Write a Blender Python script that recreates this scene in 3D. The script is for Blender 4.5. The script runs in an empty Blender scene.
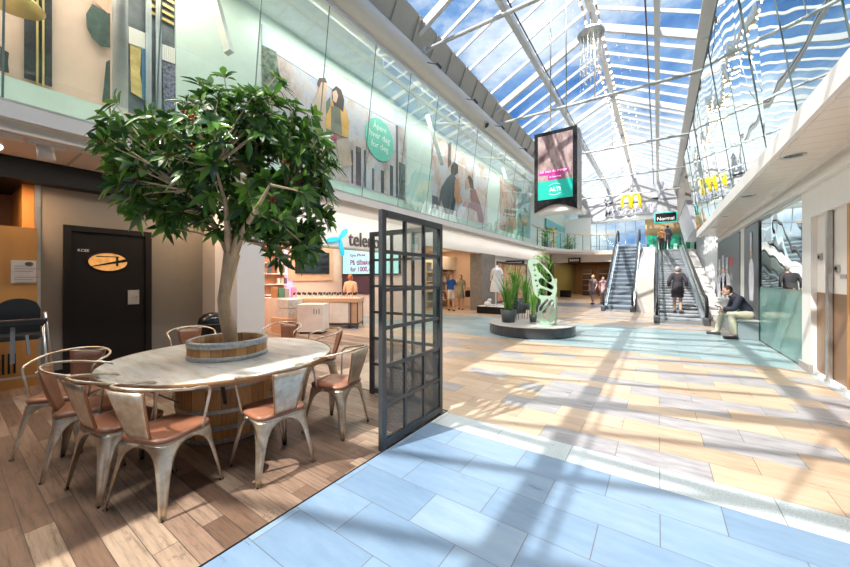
import bpy, bmesh, math, random
from math import sin, cos, pi, radians as R
from mathutils import Vector, Matrix, noise
random.seed(7)
scn = bpy.context.scene
COL = scn.collection
S = 0.93                    # survey units -> metres (applied once at the very end)
H, F, CX, HY = 1.55, 338.0, 425.0, 278.0
TH = R(34.6); ST, CT = sin(TH), cos(TH)

# ------------------------------------------------------------ survey helpers (intersections with real planes)
def ray(px, py):
    r = (px-CX)/F; u = (HY-py)/F
    return Vector((-ST+r*CT, CT+r*ST, u))
def onX(px, py, X):
    d = ray(px, py); t = X/d.x; return Vector((X, d.y*t, H+d.z*t))
def onY(px, py, Y):
    d = ray(px, py); t = Y/d.y; return Vector((d.x*t, Y, H+d.z*t))
def onZ(px, py, Z):
    d = ray(px, py); t = (Z-H)/d.z; return Vector((d.x*t, d.y*t, Z))

# ------------------------------------------------------------ shader helpers
class N:
    def __init__(s, nt, sock): s.nt, s.k = nt, sock
    def _m(s, op, *a):
        n = s.nt.nodes.new('ShaderNodeMath'); n.operation = op
        for i, v in enumerate((s,)+a):
            if isinstance(v, N): s.nt.links.new(v.k, n.inputs[i])
            else: n.inputs[i].default_value = v
        return N(s.nt, n.outputs[0])
    def __add__(s, o): return s._m('ADD', o)
    def __sub__(s, o): return s._m('SUBTRACT', o)
    def __mul__(s, o): return s._m('MULTIPLY', o)
    def __truediv__(s, o): return s._m('DIVIDE', o)
    def floor(s): return s._m('FLOOR')
    def frac(s): return s._m('FRACT')
    def gt(s, v): return s._m('GREATER_THAN', v)
    def lt(s, v): return s._m('LESS_THAN', v)
    def mod(s, v): return s._m('FLOORED_MODULO', v)
    def abs(s): return s._m('ABSOLUTE')
    def max(s, o): return s._m('MAXIMUM', o)
    def min(s, o): return s._m('MINIMUM', o)
def newmat(name):
    m = bpy.data.materials.new(name); m.use_nodes = True
    nt = m.node_tree; b = nt.nodes['Principled BSDF']
    return m, nt, b
def pos(nt):
    g = nt.nodes.new('ShaderNodeNewGeometry'); s = nt.nodes.new('ShaderNodeSeparateXYZ')
    nt.links.new(g.outputs['Position'], s.inputs[0])
    return [N(nt, s.outputs[i])*(1/S) for i in range(3)]
def comb(nt, x, y, z=0.0):
    c = nt.nodes.new('ShaderNodeCombineXYZ')
    for i, v in enumerate((x, y, z)):
        if isinstance(v, N): nt.links.new(v.k, c.inputs[i])
        else: c.inputs[i].default_value = v
    return c.outputs[0]
def white(nt, vec):
    w = nt.nodes.new('ShaderNodeTexWhiteNoise'); w.noise_dimensions = '3D'
    nt.links.new(vec, w.inputs['Vector']); return N(nt, w.outputs['Value'])
def noi(nt, vec, scale, detail=4, rough=.6):
    w = nt.nodes.new('ShaderNodeTexNoise'); w.inputs['Scale'].default_value = scale
    w.inputs['Detail'].default_value = detail; w.inputs['Roughness'].default_value = rough
    if vec is not None: nt.links.new(vec, w.inputs['Vector'])
    return N(nt, w.outputs['Fac'])
def ramp(nt, fac, stops, const=False):
    r = nt.nodes.new('ShaderNodeValToRGB'); cr = r.color_ramp
    if const: cr.interpolation = 'CONSTANT'
    while len(cr.elements) < len(stops): cr.elements.new(.5)
    for e, (p, c) in zip(cr.elements, stops):
        e.position = p; e.color = (c[0], c[1], c[2], 1)
    nt.links.new(fac.k, r.inputs[0]); return r.outputs[0]
def mix(nt, fac, a, b, mode='MIX'):
    n = nt.nodes.new('ShaderNodeMix'); n.data_type = 'RGBA'; n.blend_type = mode
    if isinstance(fac, N): nt.links.new(fac.k, n.inputs[0])
    else: n.inputs[0].default_value = fac
    for i, v in ((6, a), (7, b)):
        if isinstance(v, (tuple, list)): n.inputs[i].default_value = (v[0], v[1], v[2], 1)
        else: nt.links.new(v, n.inputs[i])
    return n.outputs[2]
def bump(nt, b, h, strength=.2, dist=.01):
    n = nt.nodes.new('ShaderNodeBump'); n.inputs['Strength'].default_value = strength
    n.inputs['Distance'].default_value = dist
    nt.links.new(h.k, n.inputs['Height']); nt.links.new(n.outputs[0], b.inputs['Normal'])
def objco(nt, sc=(1, 1, 1)):
    t = nt.nodes.new('ShaderNodeTexCoord'); m = nt.nodes.new('ShaderNodeMapping')
    m.inputs['Scale'].default_value = sc
    nt.links.new(t.outputs['Object'], m.inputs[0]); return m.outputs[0]
MATS = {}
def mat(name, col, rough=.5, metal=0., var=.06, scale=6., spec=.5, emit=0., coat=0., stretch=(1, 1, 1)):
    if name in MATS: return MATS[name]
    m, nt, b = newmat(name)
    c2 = tuple(max(0, min(1, c*(1-var*2))) for c in col)
    f = noi(nt, objco(nt, stretch), scale)
    nt.links.new(ramp(nt, f, [(.3, c2), (.7, col)]), b.inputs['Base Color'])
    b.inputs['Roughness'].default_value = rough; b.inputs['Metallic'].default_value = metal
    b.inputs['Specular IOR Level'].default_value = spec; b.inputs['Coat Weight'].default_value = coat
    if emit:
        b.inputs['Emission Color'].default_value = (*col, 1); b.inputs['Emission Strength'].default_value = emit
    MATS[name] = m; return m
def glass(name, tint, refl, rough=0.0):
    if name in MATS: return MATS[name]
    m, nt, b = newmat(name); nt.nodes.remove(b)
    out = nt.nodes['Material Output']
    t = nt.nodes.new('ShaderNodeBsdfTransparent'); t.inputs[0].default_value = (*tint, 1)
    g = nt.nodes.new('ShaderNodeBsdfGlossy'); g.inputs['Roughness'].default_value = rough
    g.inputs['Color'].default_value = (.93, 1, .98, 1)
    if refl > .3:
        bn_ = nt.nodes.new('ShaderNodeBump'); bn_.inputs['Strength'].default_value = .35; bn_.inputs['Distance'].default_value = .03
        nt.links.new(noi(nt, objco(nt, (1, .8, .8)), 1.1, 1, .4).k, bn_.inputs['Height']); nt.links.new(bn_.outputs[0], g.inputs['Normal'])
    l = nt.nodes.new('ShaderNodeLayerWeight'); l.inputs['Blend'].default_value = .22
    fr = N(nt, l.outputs['Fresnel'])*(.8 if refl > .3 else .28)+refl
    x = nt.nodes.new('ShaderNodeMixShader'); nt.links.new(fr.min(1.).k, x.inputs[0])
    nt.links.new(t.outputs[0], x.inputs[1]); nt.links.new(g.outputs[0], x.inputs[2])
    nt.links.new(x.outputs[0], out.inputs[0]); MATS[name] = m; return m

# ------------------------------------------------------------ mesh helpers
class MB:
    def __init__(s): s.v = []; s.f = []; s.sm = []
    def add(s, vs, fs, smooth=False):
        n = len(s.v); s.v += [tuple(v) for v in vs]
        for f in fs: s.f.append(tuple(i+n for i in f)); s.sm.append(smooth)
        return s
    def box(s, a, b, rot=None, org=None):
        x0, y0, z0 = a; x1, y1, z1 = b
        vs = [Vector(p) for p in ((x0,y0,z0),(x1,y0,z0),(x1,y1,z0),(x0,y1,z0),(x0,y0,z1),(x1,y0,z1),(x1,y1,z1),(x0,y1,z1))]
        if rot is not None:
            o = Vector(org) if org is not None else Vector(((x0+x1)/2, (y0+y1)/2, (z0+z1)/2))
            vs = [rot@(v-o)+o for v in vs]
        return s.add(vs, [(0,3,2,1),(4,5,6,7),(0,1,5,4),(1,2,6,5),(2,3,7,6),(3,0,4,7)])
    def bbox(s, a, b, bev=.01, rot=None, org=None):      # bevelled box
        bm = bmesh.new(); x0, y0, z0 = a; x1, y1, z1 = b
        bmesh.ops.create_cube(bm, size=1)
        for v in bm.verts:
            v.co = Vector(((x0+x1)/2+v.co.x*(x1-x0), (y0+y1)/2+v.co.y*(y1-y0), (z0+z1)/2+v.co.z*(z1-z0)))
        bmesh.ops.bevel(bm, geom=bm.edges[:], offset=bev, segments=2, profile=.5, affect='EDGES')
        if rot is not None:
            o = Vector(org) if org is not None else Vector(((x0+x1)/2, (y0+y1)/2, (z0+z1)/2))
            for v in bm.verts: v.co = rot@(v.co-o)+o
        bm.verts.index_update()
        s.add([v.co for v in bm.verts], [[v.index for v in f.verts] for f in bm.faces]); bm.free(); return s
    def beam(s, p, q, w, h=None, up=(0, 0, 1)):
        p, q = Vector(p), Vector(q); h = h or w; d = (q-p).normalized()
        x = d.cross(Vector(up));
        if x.length < 1e-4: x = d.cross(Vector((1, 0, 0)))
        x.normalize(); y = x.cross(d)
        vs = [c+x*sx*w/2+y*sy*h/2 for c in (p, q) for sx, sy in ((-1,-1),(1,-1),(1,1),(-1,1))]
        return s.add(vs, [(3,2,1,0),(4,5,6,7),(0,1,5,4),(1,2,6,5),(2,3,7,6),(3,0,4,7)])
    def tube(s, pts, r, n=8, caps=True, closed=False):
        pts = [Vector(p) for p in pts]; m = len(pts); rs = r if isinstance(r, (list, tuple)) else [r]*m
        vs = []; up = None
        for i, p in enumerate(pts):
            a = pts[(i-1) % m] if (closed or i > 0) else p; b = pts[(i+1) % m] if (closed or i < m-1) else p
            d = (b-a).normalized()
            if up is None: up = d.cross(Vector((0, 0, 1))) if abs(d.z) < .95 else d.cross(Vector((1, 0, 0)))
            x = (up-d*up.dot(d)).normalized(); up = x; y = d.cross(x)
            for k in range(n):
                t = 2*pi*k/n; vs.append(p+x*cos(t)*rs[i]+y*sin(t)*rs[i])
        fs = []
        for i in range(m if closed else m-1):
            j = (i+1) % m
            for k in range(n): fs.append((i*n+k, i*n+(k+1) % n, j*n+(k+1) % n, j*n+k))
        s.add(vs, fs, True)
        if caps and not closed:
            s.add(vs[:n], [tuple(range(n))[::-1]]); s.add(vs[-n:], [tuple(range(n))])
        return s
    def lathe(s, prof, c=(0, 0, 0), n=32, smooth=True):
        vs = [(c[0]+r*cos(2*pi*k/n), c[1]+r*sin(2*pi*k/n), c[2]+z) for r, z in prof for k in range(n)]
        fs = [(i*n+k, i*n+(k+1) % n, (i+1)*n+(k+1) % n, (i+1)*n+k) for i in range(len(prof)-1) for k in range(n)]
        return s.add(vs, fs, smooth)
    def disc(s, r, c, n=32, flip=False):
        f = tuple(range(n)); return s.add([(c[0]+r*cos(2*pi*k/n), c[1]+r*sin(2*pi*k/n), c[2]) for k in range(n)], [f[::-1] if flip else f])
    def prism(s, poly, ax, a, b):
        """poly: 2-D points; ax 'x','y','z' = extrusion axis from a to b."""
        def P(u, v, w): return {'x': (w, u, v), 'y': (u, w, v), 'z': (u, v, w)}[ax]
        n = len(poly); vs = [P(u, v, a) for u, v in poly]+[P(u, v, b) for u, v in poly]
        return s.add(vs, [tuple(range(n)), tuple(range(n, 2*n))[::-1]]+[(i, (i+1) % n, n+(i+1) % n, n+i) for i in range(n)])
    def ball(s, c, r, n=10, m=6):
        rx, ry, rz = r if isinstance(r, tuple) else (r, r, r)
        vs = []
        for i in range(m+1):
            t = pi*i/m
            for k in range(n): vs.append((c[0]+rx*sin(t)*cos(2*pi*k/n), c[1]+ry*sin(t)*sin(2*pi*k/n), c[2]+rz*cos(t)))
        return s.add(vs, [(i*n+k, (i+1)*n+k, (i+1)*n+(k+1) % n, i*n+(k+1) % n) for i in range(m) for k in range(n)], True)
    def build(s, name, m, parent=None, world=True):
        me = bpy.data.meshes.new(name); me.from_pydata(s.v, [], s.f)
        for p, q in zip(me.polygons, s.sm): p.use_smooth = q
        bm = bmesh.new(); bm.from_mesh(me); bmesh.ops.remove_doubles(bm, verts=bm.verts, dist=1e-5)
        bmesh.ops.recalc_face_normals(bm, faces=bm.faces); bm.to_mesh(me); bm.free()
        me.materials.append(m)
        o = bpy.data.objects.new(name, me); COL.objects.link(o)
        if parent is not None:
            o.parent = parent
            if world:
                off = Vector(); p = parent
                while p is not None: off += p.location; p = p.parent
                o.location = -off
        return o
def tag(o, label=None, cat=None, group=None, kind=None):
    for k, v in (('label', label), ('category', cat), ('group', group), ('kind', kind)):
        if v: o[k] = v
    return o
def thing(name, label, cat, loc=(0, 0, 0), rz=0, group=None):
    o = bpy.data.objects.new(name, None); COL.objects.link(o); o.empty_display_size = .1
    o.location = loc; o.rotation_euler = (0, 0, rz); return tag(o, label, cat, group)
def struct(name, mb, m, parent=None):
    o = mb.build(name, m, parent)
    if parent is None: o['kind'] = 'structure'
    return o
def sroot(name, loc=(0, 0, 0), label=None):
    o = bpy.data.objects.new(name, None); COL.objects.link(o); o.location = loc; o['kind'] = 'structure'
    if label: o['label'] = label
    return o
def dup(root, loc, rz=0, label=None, sc=None):
    def rec(o, parent):
        c = o.copy(); COL.objects.link(c); c.parent = parent
        for ch in o.children: rec(ch, c)
        return c
    r = rec(root, None); r.location = loc; r.rotation_euler = (0, 0, rz)
    if sc: r.scale = (sc, sc, sc)
    if label: r['label'] = label
    return r
def B(*args, bev=0): 
    mb = MB(); (mb.bbox(*args, bev) if bev else mb.box(*args)); return mb
def text_mesh(s, size, ext=.01, bold=0., font_sp=1.):
    cu = bpy.data.curves.new('lettering', 'FONT'); cu.body = s; cu.size = size; cu.extrude = ext; cu.offset = bold
    cu.space_character = font_sp
    cu.resolution_u = 3
    o = bpy.data.objects.new('lettering', cu); COL.objects.link(o)
    bpy.context.view_layer.update()
    me = bpy.data.meshes.new_from_object(o.evaluated_get(bpy.context.evaluated_depsgraph_get()))
    bpy.data.objects.remove(o); bpy.data.curves.remove(cu); return me
def text(s, size, loc, face, m, parent=None, width=None, ext=.01, bold=0., height=None, name='lettering'):
    """face: '-y', '+x', '-x' : direction the writing faces. loc = lower-left corner."""
    me = text_mesh(s, size, ext, bold)
    xs = [v.co.x for v in me.vertices]; ys = [v.co.y for v in me.vertices]
    w = max(xs)-min(xs); x0 = min(xs); y0 = min(ys); hh = max(ys)-y0
    kx = (width/w) if width else 1; ky = (height/hh) if height else kx
    if not width and height: kx = ky
    rot = {'-y': Matrix.Rotation(pi/2, 3, 'X'), '+x': Matrix.Rotation(pi/2, 3, 'Z')@Matrix.Rotation(pi/2, 3, 'X'), '-x': Matrix.Rotation(-pi/2, 3, 'Z')@Matrix.Rotation(pi/2, 3, 'X')}[face]
    for v in me.vertices: v.co = rot@Vector(((v.co.x-x0)*kx, (v.co.y-y0)*ky, v.co.z))+Vector(loc)
    me.materials.clear(); me.materials.append(m)
    o = bpy.data.objects.new(name, me); COL.objects.link(o)
    if parent is not None:
        o.parent = parent; off = Vector(); p = parent
        while p is not None: off += p.location; p = p.parent
        o.location = -off
    return o
def skin_mesh(verts, edges, radii, sub=1, root=0):
    me = bpy.data.meshes.new('skeleton'); me.from_pydata([tuple(v) for v in verts], edges, [])
    o = bpy.data.objects.new('skeleton', me); COL.objects.link(o)
    o.modifiers.new('s', 'SKIN'); 
    if not me.skin_vertices: me.attributes
    sv = me.skin_vertices[0].data
    for i, r in enumerate(radii):
        rr = r if isinstance(r, tuple) else (r, r)
        sv[i].radius = rr; sv[i].use_root = (i == root)
    if sub:
        m = o.modifiers.new('u', 'SUBSURF'); m.levels = sub; m.render_levels = sub
    bpy.context.view_layer.update()
    r = bpy.data.meshes.new_from_object(o.evaluated_get(bpy.context.evaluated_depsgraph_get()))
    bpy.data.objects.remove(o); bpy.data.meshes.remove(me)
    for p in r.polygons: p.use_smooth = True
    return r
def mesh_obj(name, me, m, parent, world=False):
    me.materials.clear(); me.materials.append(m); o = bpy.data.objects.new(name, me); COL.objects.link(o)
    if parent is not None: o.parent = parent
    return o

# ------------------------------------------------------------ materials
W_ = mat('white_paint', (.84, .82, .79), .45, var=.02)
WS = mat('white_steel', (.72, .73, .73), .35, var=.03, spec=.6)
BEIGE = mat('beige_panel', (.54, .50, .42), .5, var=.04)
MINT = mat('mint_wall', (.66, .79, .74), .4, var=.03)
CREAM = mat('cream_soffit', (.78, .70, .62), .28, var=.02)
BLK = mat('black_paint', (.012, .011, .011), .5, var=.1, spec=.25)
DKFR = mat('charcoal_steel', (.10, .11, .12), .38, .4, var=.1, scale=20)
TAUPE = mat('taupe_wall', (.25, .235, .205), .7, var=.03)
GREYP = mat('grey_plaster', (.46, .44, .42), .7, var=.04)
ALU = mat('brushed_aluminium', (.62, .62, .61), .3, .9, var=.08)
ORW = mat('orange_wood', (.62, .30, .085), .4, var=.15, scale=3, stretch=(1, 1, .15))
DARK = mat('dark_void', (.03, .028, .027), .6)
TEAL = mat('teal_paint', (.02, .42, .36), .5)
PINKW = mat('warm_shop_wall', (.80, .62, .52), .5, var=.03)
LWOOD = mat('light_wood', (.72, .46, .30), .4, var=.08, scale=4, stretch=(.2, 1, 1))
GLEFT = glass('green_balcony_glass', (.86, .95, .91), .07)
GRIGHT = glass('mirror_green_glass', (.30, .42, .42), .58)
GCLEAR = glass('clear_glass', (.92, .97, .95), .04)
GROOF = glass('roof_glass', (.93, .97, 1.), .02)
GSHOP = glass('shop_mirror_glass', (.22, .32, .31), .40)
GPANE = glass('screen_glass', (.86, .90, .88), .09)
GASKET = mat('dark_gasket', (.10, .15, .15), .5)
RUBBER = mat('black_rubber', (.015, .015, .017), .5)
GOLD = mat('brass_gold', (.75, .55, .22), .35, .6)
YEL = mat('yellow_sign', (.95, .72, .02), .35, var=.02)
WARMLAMP = mat('warm_bulb', (1, .66, .35), .5, emit=9.)
COOLLAMP = mat('white_lamp', (1, .95, .88), .5, emit=7.)

def tile_floor():
    m, nt, b = newmat('mall_tiles')
    x, y, z = pos(nt); P = .328
    v = (y-1.06+P*100)/P; row = v.floor(); fv = v.frac()
    odd = row.mod(2.)                           # row 100 -> even
    u = (x+1.31+.33*0+odd*.32+66.)/.66; col = u.floor(); fu = u.frac()
    cell = comb(nt, col, row, 3.)
    w1 = white(nt, cell); w2 = white(nt, comb(nt, row, col, 9.))
    sv = comb(nt, x*1.2+w1*40., y*5.+w2*30., 0.)
    streak = noi(nt, sv, 2.2, 6, .65)
    sp = noi(nt, comb(nt, x, y, 0.), 90, 2, .5)
    cloud = noi(nt, comb(nt, x, y, 0.), 3.0, 5, .6)
    blue = ramp(nt, streak*.6+w1*.28+cloud*.12, [(.25, (.15, .235, .35)), (.5, (.20, .30, .43)), (.75, (.27, .365, .47))])
    blue2 = ramp(nt, streak*.5+w1*.5, [(.25, (.20, .30, .33)), (.75, (.34, .44, .46))])
    spk = ramp(nt, sp*.7+cloud*.3, [(.35, (.36, .45, .48)), (.6, (.62, .68, .69))])
    tan = ramp(nt, streak*.7+w2*.3, [(.3, (.38, .27, .185)), (.5, (.50, .37, .26)), (.72, (.60, .47, .35))])
    gry = ramp(nt, streak, [(.3, (.22, .20, .20)), (.5, (.33, .32, .335)), (.7, (.44, .425, .43))])
    mixd = mix(nt, w1.gt(.70), tan, gry)
    dk = ramp(nt, streak, [(.3, (.09, .11, .16)), (.7, (.16, .19, .25))])
    c = mix(nt, y.gt(3.028), blue, spk)
    c = mix(nt, y.gt(3.356), c, mixd)
    c = mix(nt, y.gt(8.276), c, blue2)
    c = mix(nt, y.gt(12.54), c, mixd)
    c = mix(nt, y.gt(19.6), c, dk)
    c = mix(nt, y.gt(22.6), c, mixd)
    # joints
    du = (fu-.5).abs()*(-1.)+.5; dv = (fv-.5).abs()*(-1.)+.5
    ju = (du*.66).lt(.0032); jv = (dv*P).lt(.0024)
    j = ju.max(jv)
    c = mix(nt, j*.75, c, (.10, .09, .08))
    nt.links.new(c, b.inputs['Base Color'])
    r = streak*.22+.20
    nt.links.new(r.k, b.inputs['Roughness'])
    b.inputs['Specular IOR Level'].default_value = .5
    bump(nt, b, j*(-1.)+streak*.15, .25, .004)
    return m
def wood_floor():
    m, nt, b = newmat('rustic_planks')
    x, y, z = pos(nt); P = .128
    v = (y+50.)/P; row = v.floor(); fv = v.frac()
    wr = white(nt, comb(nt, row, 1., 5.))
    L = 1.05
    u = (x+60.+wr*7.)/L; col = u.floor(); fu = u.frac()
    w1 = white(nt, comb(nt, col, row, 2.)); w2 = white(nt, comb(nt, col, row, 8.))
    grain = noi(nt, comb(nt, x*1.6+w1*50., y*22.+w2*20., 0.), 1.6, 7, .7)
    blot = noi(nt, comb(nt, x+w1*9., y*1.6, 0.), 7., 5, .62)
    base = ramp(nt, w1, [(0., (.12, .07, .045)), (.25, (.18, .11, .075)), (.5, (.26, .17, .12)), (.72, (.32, .225, .16)), (.86, (.38, .28, .20)), (1., (.21, .145, .11))])
    g = ramp(nt, grain, [(.30, (.42, .39, .37)), (.48, (1, 1, 1)), (.72, (1.35, 1.32, 1.28))])
    c = mix(nt, 1., base, g, 'MULTIPLY')
    c = mix(nt, ((blot-.60)*7.).max(0.).min(.45), c, (.11, .075, .055))
    mk = noi(nt, comb(nt, x*3., y*3., 4.), 26., 2, .5)
    mz = noi(nt, comb(nt, x, y, 7.), 1.6, 1, .5)
    c = mix(nt, mk.gt(.60)*mz.gt(.63)*w2.gt(.5)*.75, c, (.05, .035, .03))
    du = (fu-.5).abs()*(-1.)+.5; dv = (fv-.5).abs()*(-1.)+.5
    j = (du*L).lt(.0025).max((dv*P).lt(.0022))
    c = mix(nt, j*.8, c, (.04, .025, .02))
    nt.links.new(c, b.inputs['Base Color']); b.inputs['Roughness'].default_value = .42
    bump(nt, b, grain*.4-j, .3, .004)
    return m
TILE, PLANK = tile_floor(), wood_floor()
def tabletop_mat():
    m, nt, b = newmat('weathered_tabletop')
    co = objco(nt, (1.1, 6.5, 1)); f = noi(nt, co, 1.5, 8, .7)
    f2 = noi(nt, objco(nt, (1, 2.2, 1)), 2.4, 6, .65)
    c = ramp(nt, f, [(.28, (.28, .24, .20)), (.42, (.62, .57, .49)), (.6, (.78, .75, .69))])
    c = mix(nt, ((f2-.52)*3.).max(0.).min(.55), c, (.50, .57, .60))
    c = mix(nt, ((f2*-1.+.40)*6.).max(0.).min(.7), c, (.13, .14, .14))
    nt.links.new(c, b.inputs['Base Color']); b.inputs['Roughness'].default_value = .38
    bump(nt, b, f, .25, .004); return m
def stave_mat():
    m, nt, b = newmat('barrel_staves')
    t = nt.nodes.new('ShaderNodeTexCoord'); s = nt.nodes.new('ShaderNodeSeparateXYZ'); nt.links.new(t.outputs['Object'], s.inputs[0])
    x, y, z = [N(nt, s.outputs[i]) for i in range(3)]
    a = y._m('ARCTAN2', x)/(2*pi)*22.+40.; k = a.floor(); fa = a.frac(); w = white(nt, comb(nt, k, 2., 2.))
    g = noi(nt, comb(nt, a*3., z*1.3, w*5.), 4., 6, .65)
    c = ramp(nt, g*.7+w*.3, [(.3, (.38, .18, .06)), (.5, (.60, .31, .11)), (.7, (.72, .43, .19))])
    j = ((fa-.5).abs()*-1.+.5).lt(.035)
    c = mix(nt, j*.5, c, (.12, .06, .03))
    nt.links.new(c, b.inputs['Base Color']); b.inputs['Roughness'].default_value = .45
    bump(nt, b, g-j, .3, .006); return m
GALV = mat('galvanised_hoop', (.60, .64, .66), .42, .6, var=.18, scale=30)
def leather_mat():
    m, nt, b = newmat('cognac_leather')
    g = nt.nodes.new('ShaderNodeObjectInfo')
    f = noi(nt, objco(nt), 6, 5)
    nt.links.new(ramp(nt, f, [(.3, (.24, .095, .05)), (.7, (.38, .165, .095))]), b.inputs['Base Color'])
    b.inputs['Roughness'].default_value = .34; b.inputs['Coat Weight'].default_value = .2
    bump(nt, b, noi(nt, objco(nt), 120, 2), .08, .002); return m
LEATHER = leather_mat()
def chairmetal():
    m, nt, b = newmat('antique_nickel')
    f = noi(nt, objco(nt), 9, 5)
    nt.links.new(ramp(nt, f, [(.35, (.50, .39, .27)), (.58, (.72, .64, .53)), (.72, (.88, .85, .79))]), b.inputs['Base Color'])
    b.inputs['Metallic'].default_value = .82
    nt.links.new((f*.35+.18).k, b.inputs['Roughness']); return m
CHM = chairmetal()
def soffit_mat():
    m, nt, b = newmat('cream_planks_soffit')
    x, y, z = pos(nt)
    f = (y/.30).frac(); j = ((f-.5).abs()*-1.+.5).lt(.02)
    nt.links.new(mix(nt, j*.55, (.86, .78, .69), (.34, .28, .23)), b.inputs['Base Color'])
    b.inputs['Roughness'].default_value = .25; return m
SOFF = soffit_mat()
def leafmat(name, cols, rough=.35):
    m, nt, b = newmat(name)
    g = nt.nodes.new('ShaderNodeNewGeometry')
    r = N(nt, g.outputs['Random Per Island'])
    c = ramp(nt, r, cols)
    nt.links.new(c, b.inputs['Base Color'])
    b.inputs['Roughness'].default_value = rough; b.inputs['Specular IOR Level'].default_value = .5
    tr = nt.nodes.new('ShaderNodeBsdfTranslucent'); nt.links.new(c, tr.inputs[0])
    x = nt.nodes.new('ShaderNodeMixShader'); x.inputs[0].default_value = .28
    nt.links.new(b.outputs[0], x.inputs[1]); nt.links.new(tr.outputs[0], x.inputs[2])
    nt.links.new(x.outputs[0], nt.nodes['Material Output'].inputs[0]); return m
LEAF = leafmat('glossy_tree_leaves', [(0, (.03, .09, .035)), (.35, (.06, .16, .03)), (.65, (.12, .29, .04)), (.85, (.24, .42, .07)), (1., (.14, .22, .16))], .22)
LEAF2 = leafmat('bright_plant_leaves', [(0, (.05, .20, .03)), (.5, (.16, .42, .06)), (1., (.34, .58, .12))], .4)
BARK = mat('pale_bark', (.78, .58, .38), .8, var=.22, scale=9, stretch=(1, 1, .4))

# ============================================================ FLOOR, SLABS, WALLS
Y0, Y1 = -13., 38.
o = struct('floor', MB().box((-2.02, Y0, -.2), (3.5, Y1, 0)).box((-14, 6.4, -.2), (-4.4, Y1, 0)).box((-4.4, 3.4, -.2), (-2.02, Y1, 0)), TILE)
tag(o, 'blue and tan stone tile floor of the mall')
o = struct('floor', MB().box((-14, Y0, -.2), (-2.025, 3.395, 0)).box((-14, 3.395, -.2), (-4.405, 6.395, 0)), PLANK)
tag(o, 'rustic brown plank floor of the cafe corner')
struct('trim_1', B((-2.03, Y0, -.1), (-2.018, 3.4, .003)).box((-4.4, 3.39, -.1), (-2.02, 3.402, .003)), BLK)

# left upper slab with curved corner to the bridge
arc = [(-6.15, 21.)]
for k in range(13):
    a = pi-pi/2*k/12; arc.append((-6.15+4.2+4.2*cos(a), 21.+6.9*sin(a)))
arc += [(-2.35, 27.9), (-2.35, 29.4), (2.6, 31.5) if False else (-2.35, 37.)]
slab_poly = [(-14, Y0), (-6.15, Y0)]+arc+[(-14, 37.)]
struct('ceiling', MB().prism(slab_poly, 'z', 3.40, 3.58), W_)
# little shadow-gap step under the fascia
edge = [(-6.15, Y0)]+arc[:-1]
mb = MB()
for (a, b) in zip(edge[:-1], edge[1:]): mb.beam((a[0]-.12, a[1], 3.33), (b[0]-.12, b[1], 3.33), .10, .14)
struct('trim_2', mb, CREAM)
# right slab and soffit
struct('ceiling', MB().prism([(1.4, 3.35), (3.5, 3.35), (3.5, 3.6), (1.4, 3.6)], 'y', Y0, 19.2), W_)
struct('ceiling', B((1.46, Y0, 3.335), (2.06, 19.0, 3.352)), SOFF)

# outer walls closing the hall
struct('wall_back', B((-14, Y0-.2, 0), (3.5, Y0, 9.2)), GREYP)
struct('wall_left', B((-14.2, Y0, 0), (-14, 37, 9.0)), GREYP)
struct('wall_right', B((3.5, Y0, 0), (3.7, 38, 9.0)), GREYP)

# --- cafe nook (left) : wall with black door, black bulkhead, wood cabinet side
struct('wall_left', MB().box((-8.1, .93, 0), (-7.9, 1.17, 2.98)).box((-8.1, 1.17, 2.41), (-7.9, 2.32, 2.98)).box((-8.1, 2.32, 0), (-7.9, 3.25, 2.98)), TAUPE)
struct('wall_left', B((-7.9, 3.2, 0), (-7.15, 3.35, 3.0)), GREYP)
struct('ceiling', MB().box((-14, Y0, 2.98), (-7.6, 3.35, 3.40)), BLK)
struct('trim_3', B((-7.93, .87, 0), (-7.88, .93, 2.98)), ALU)
struct('wall_left', B((-9.2, .75, 0), (-7.95, .87, 2.98)), ORW)
struct('wall_left', B((-10.2, -6, 0), (-9.2, .9, 2.98)), mat('dark_brown_wall', (.12, .05, .025), .6))
struct('wall_left', MB().box((-7.16, 3.12, 0), (-6.30, 3.64, 3.4)), mat('white_column', (.95, .93, .91), .5, var=.01))
# beige bulkhead under the slab over the cafe
struct('trim_4', MB().box((-7.6, Y0, 3.30), (-6.6, 3.1, 3.402)), CREAM)
for i, yy in enumerate([.2, 1.15, 2.1]):
    struct('trim_5', B((-7.55, yy, 3.292), (-6.65, yy+.03, 3.302)), GREYP)

# door
d = sroot('door_1', (-7.9, 1.745, 0), 'black cafe door with oval window and steel lock plate')
fr = MB().box((-7.96, 1.17, 0), (-7.86, 1.26, 2.41)).box((-7.96, 2.23, 0), (-7.86, 2.32, 2.41)).box((-7.96, 1.26, 2.32), (-7.86, 2.23, 2.41))
fr.build('door_frame', BLK, d)
leaf = B((-7.95, 1.265, .01), (-7.90, 2.225, 2.315)).build('door_leaf', BLK, d)
B((-7.9, 1.98, 1.07), (-7.885, 2.14, 1.33)).build('lock_plate', ALU, leaf)
MB().tube([(-7.885, 2.10, 1.21), (-7.84, 2.10, 1.21)], .018, 10).tube([(-7.845, 2.10, 1.21), (-7.835, 2.02, 1.21)], .012, 8).build('door_handle', ALU, leaf)
oc = onX(108.5, 262, -7.89)
N_ = 40; el = [(oc.y+.265*cos(2*pi*k/N_), oc.z+.165*sin(2*pi*k/N_)) for k in range(N_)]
MB().prism(el, 'x', -7.90, -7.893).build('oval_window', mat('amber_window', (.85, .42, .12), .2, emit=.55, var=.35, scale=9), leaf)
MB().tube([(-7.89, a, b) for a, b in el], .012, 6, closed=True).build('window_trim', BLK, leaf)
mb = MB()
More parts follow.
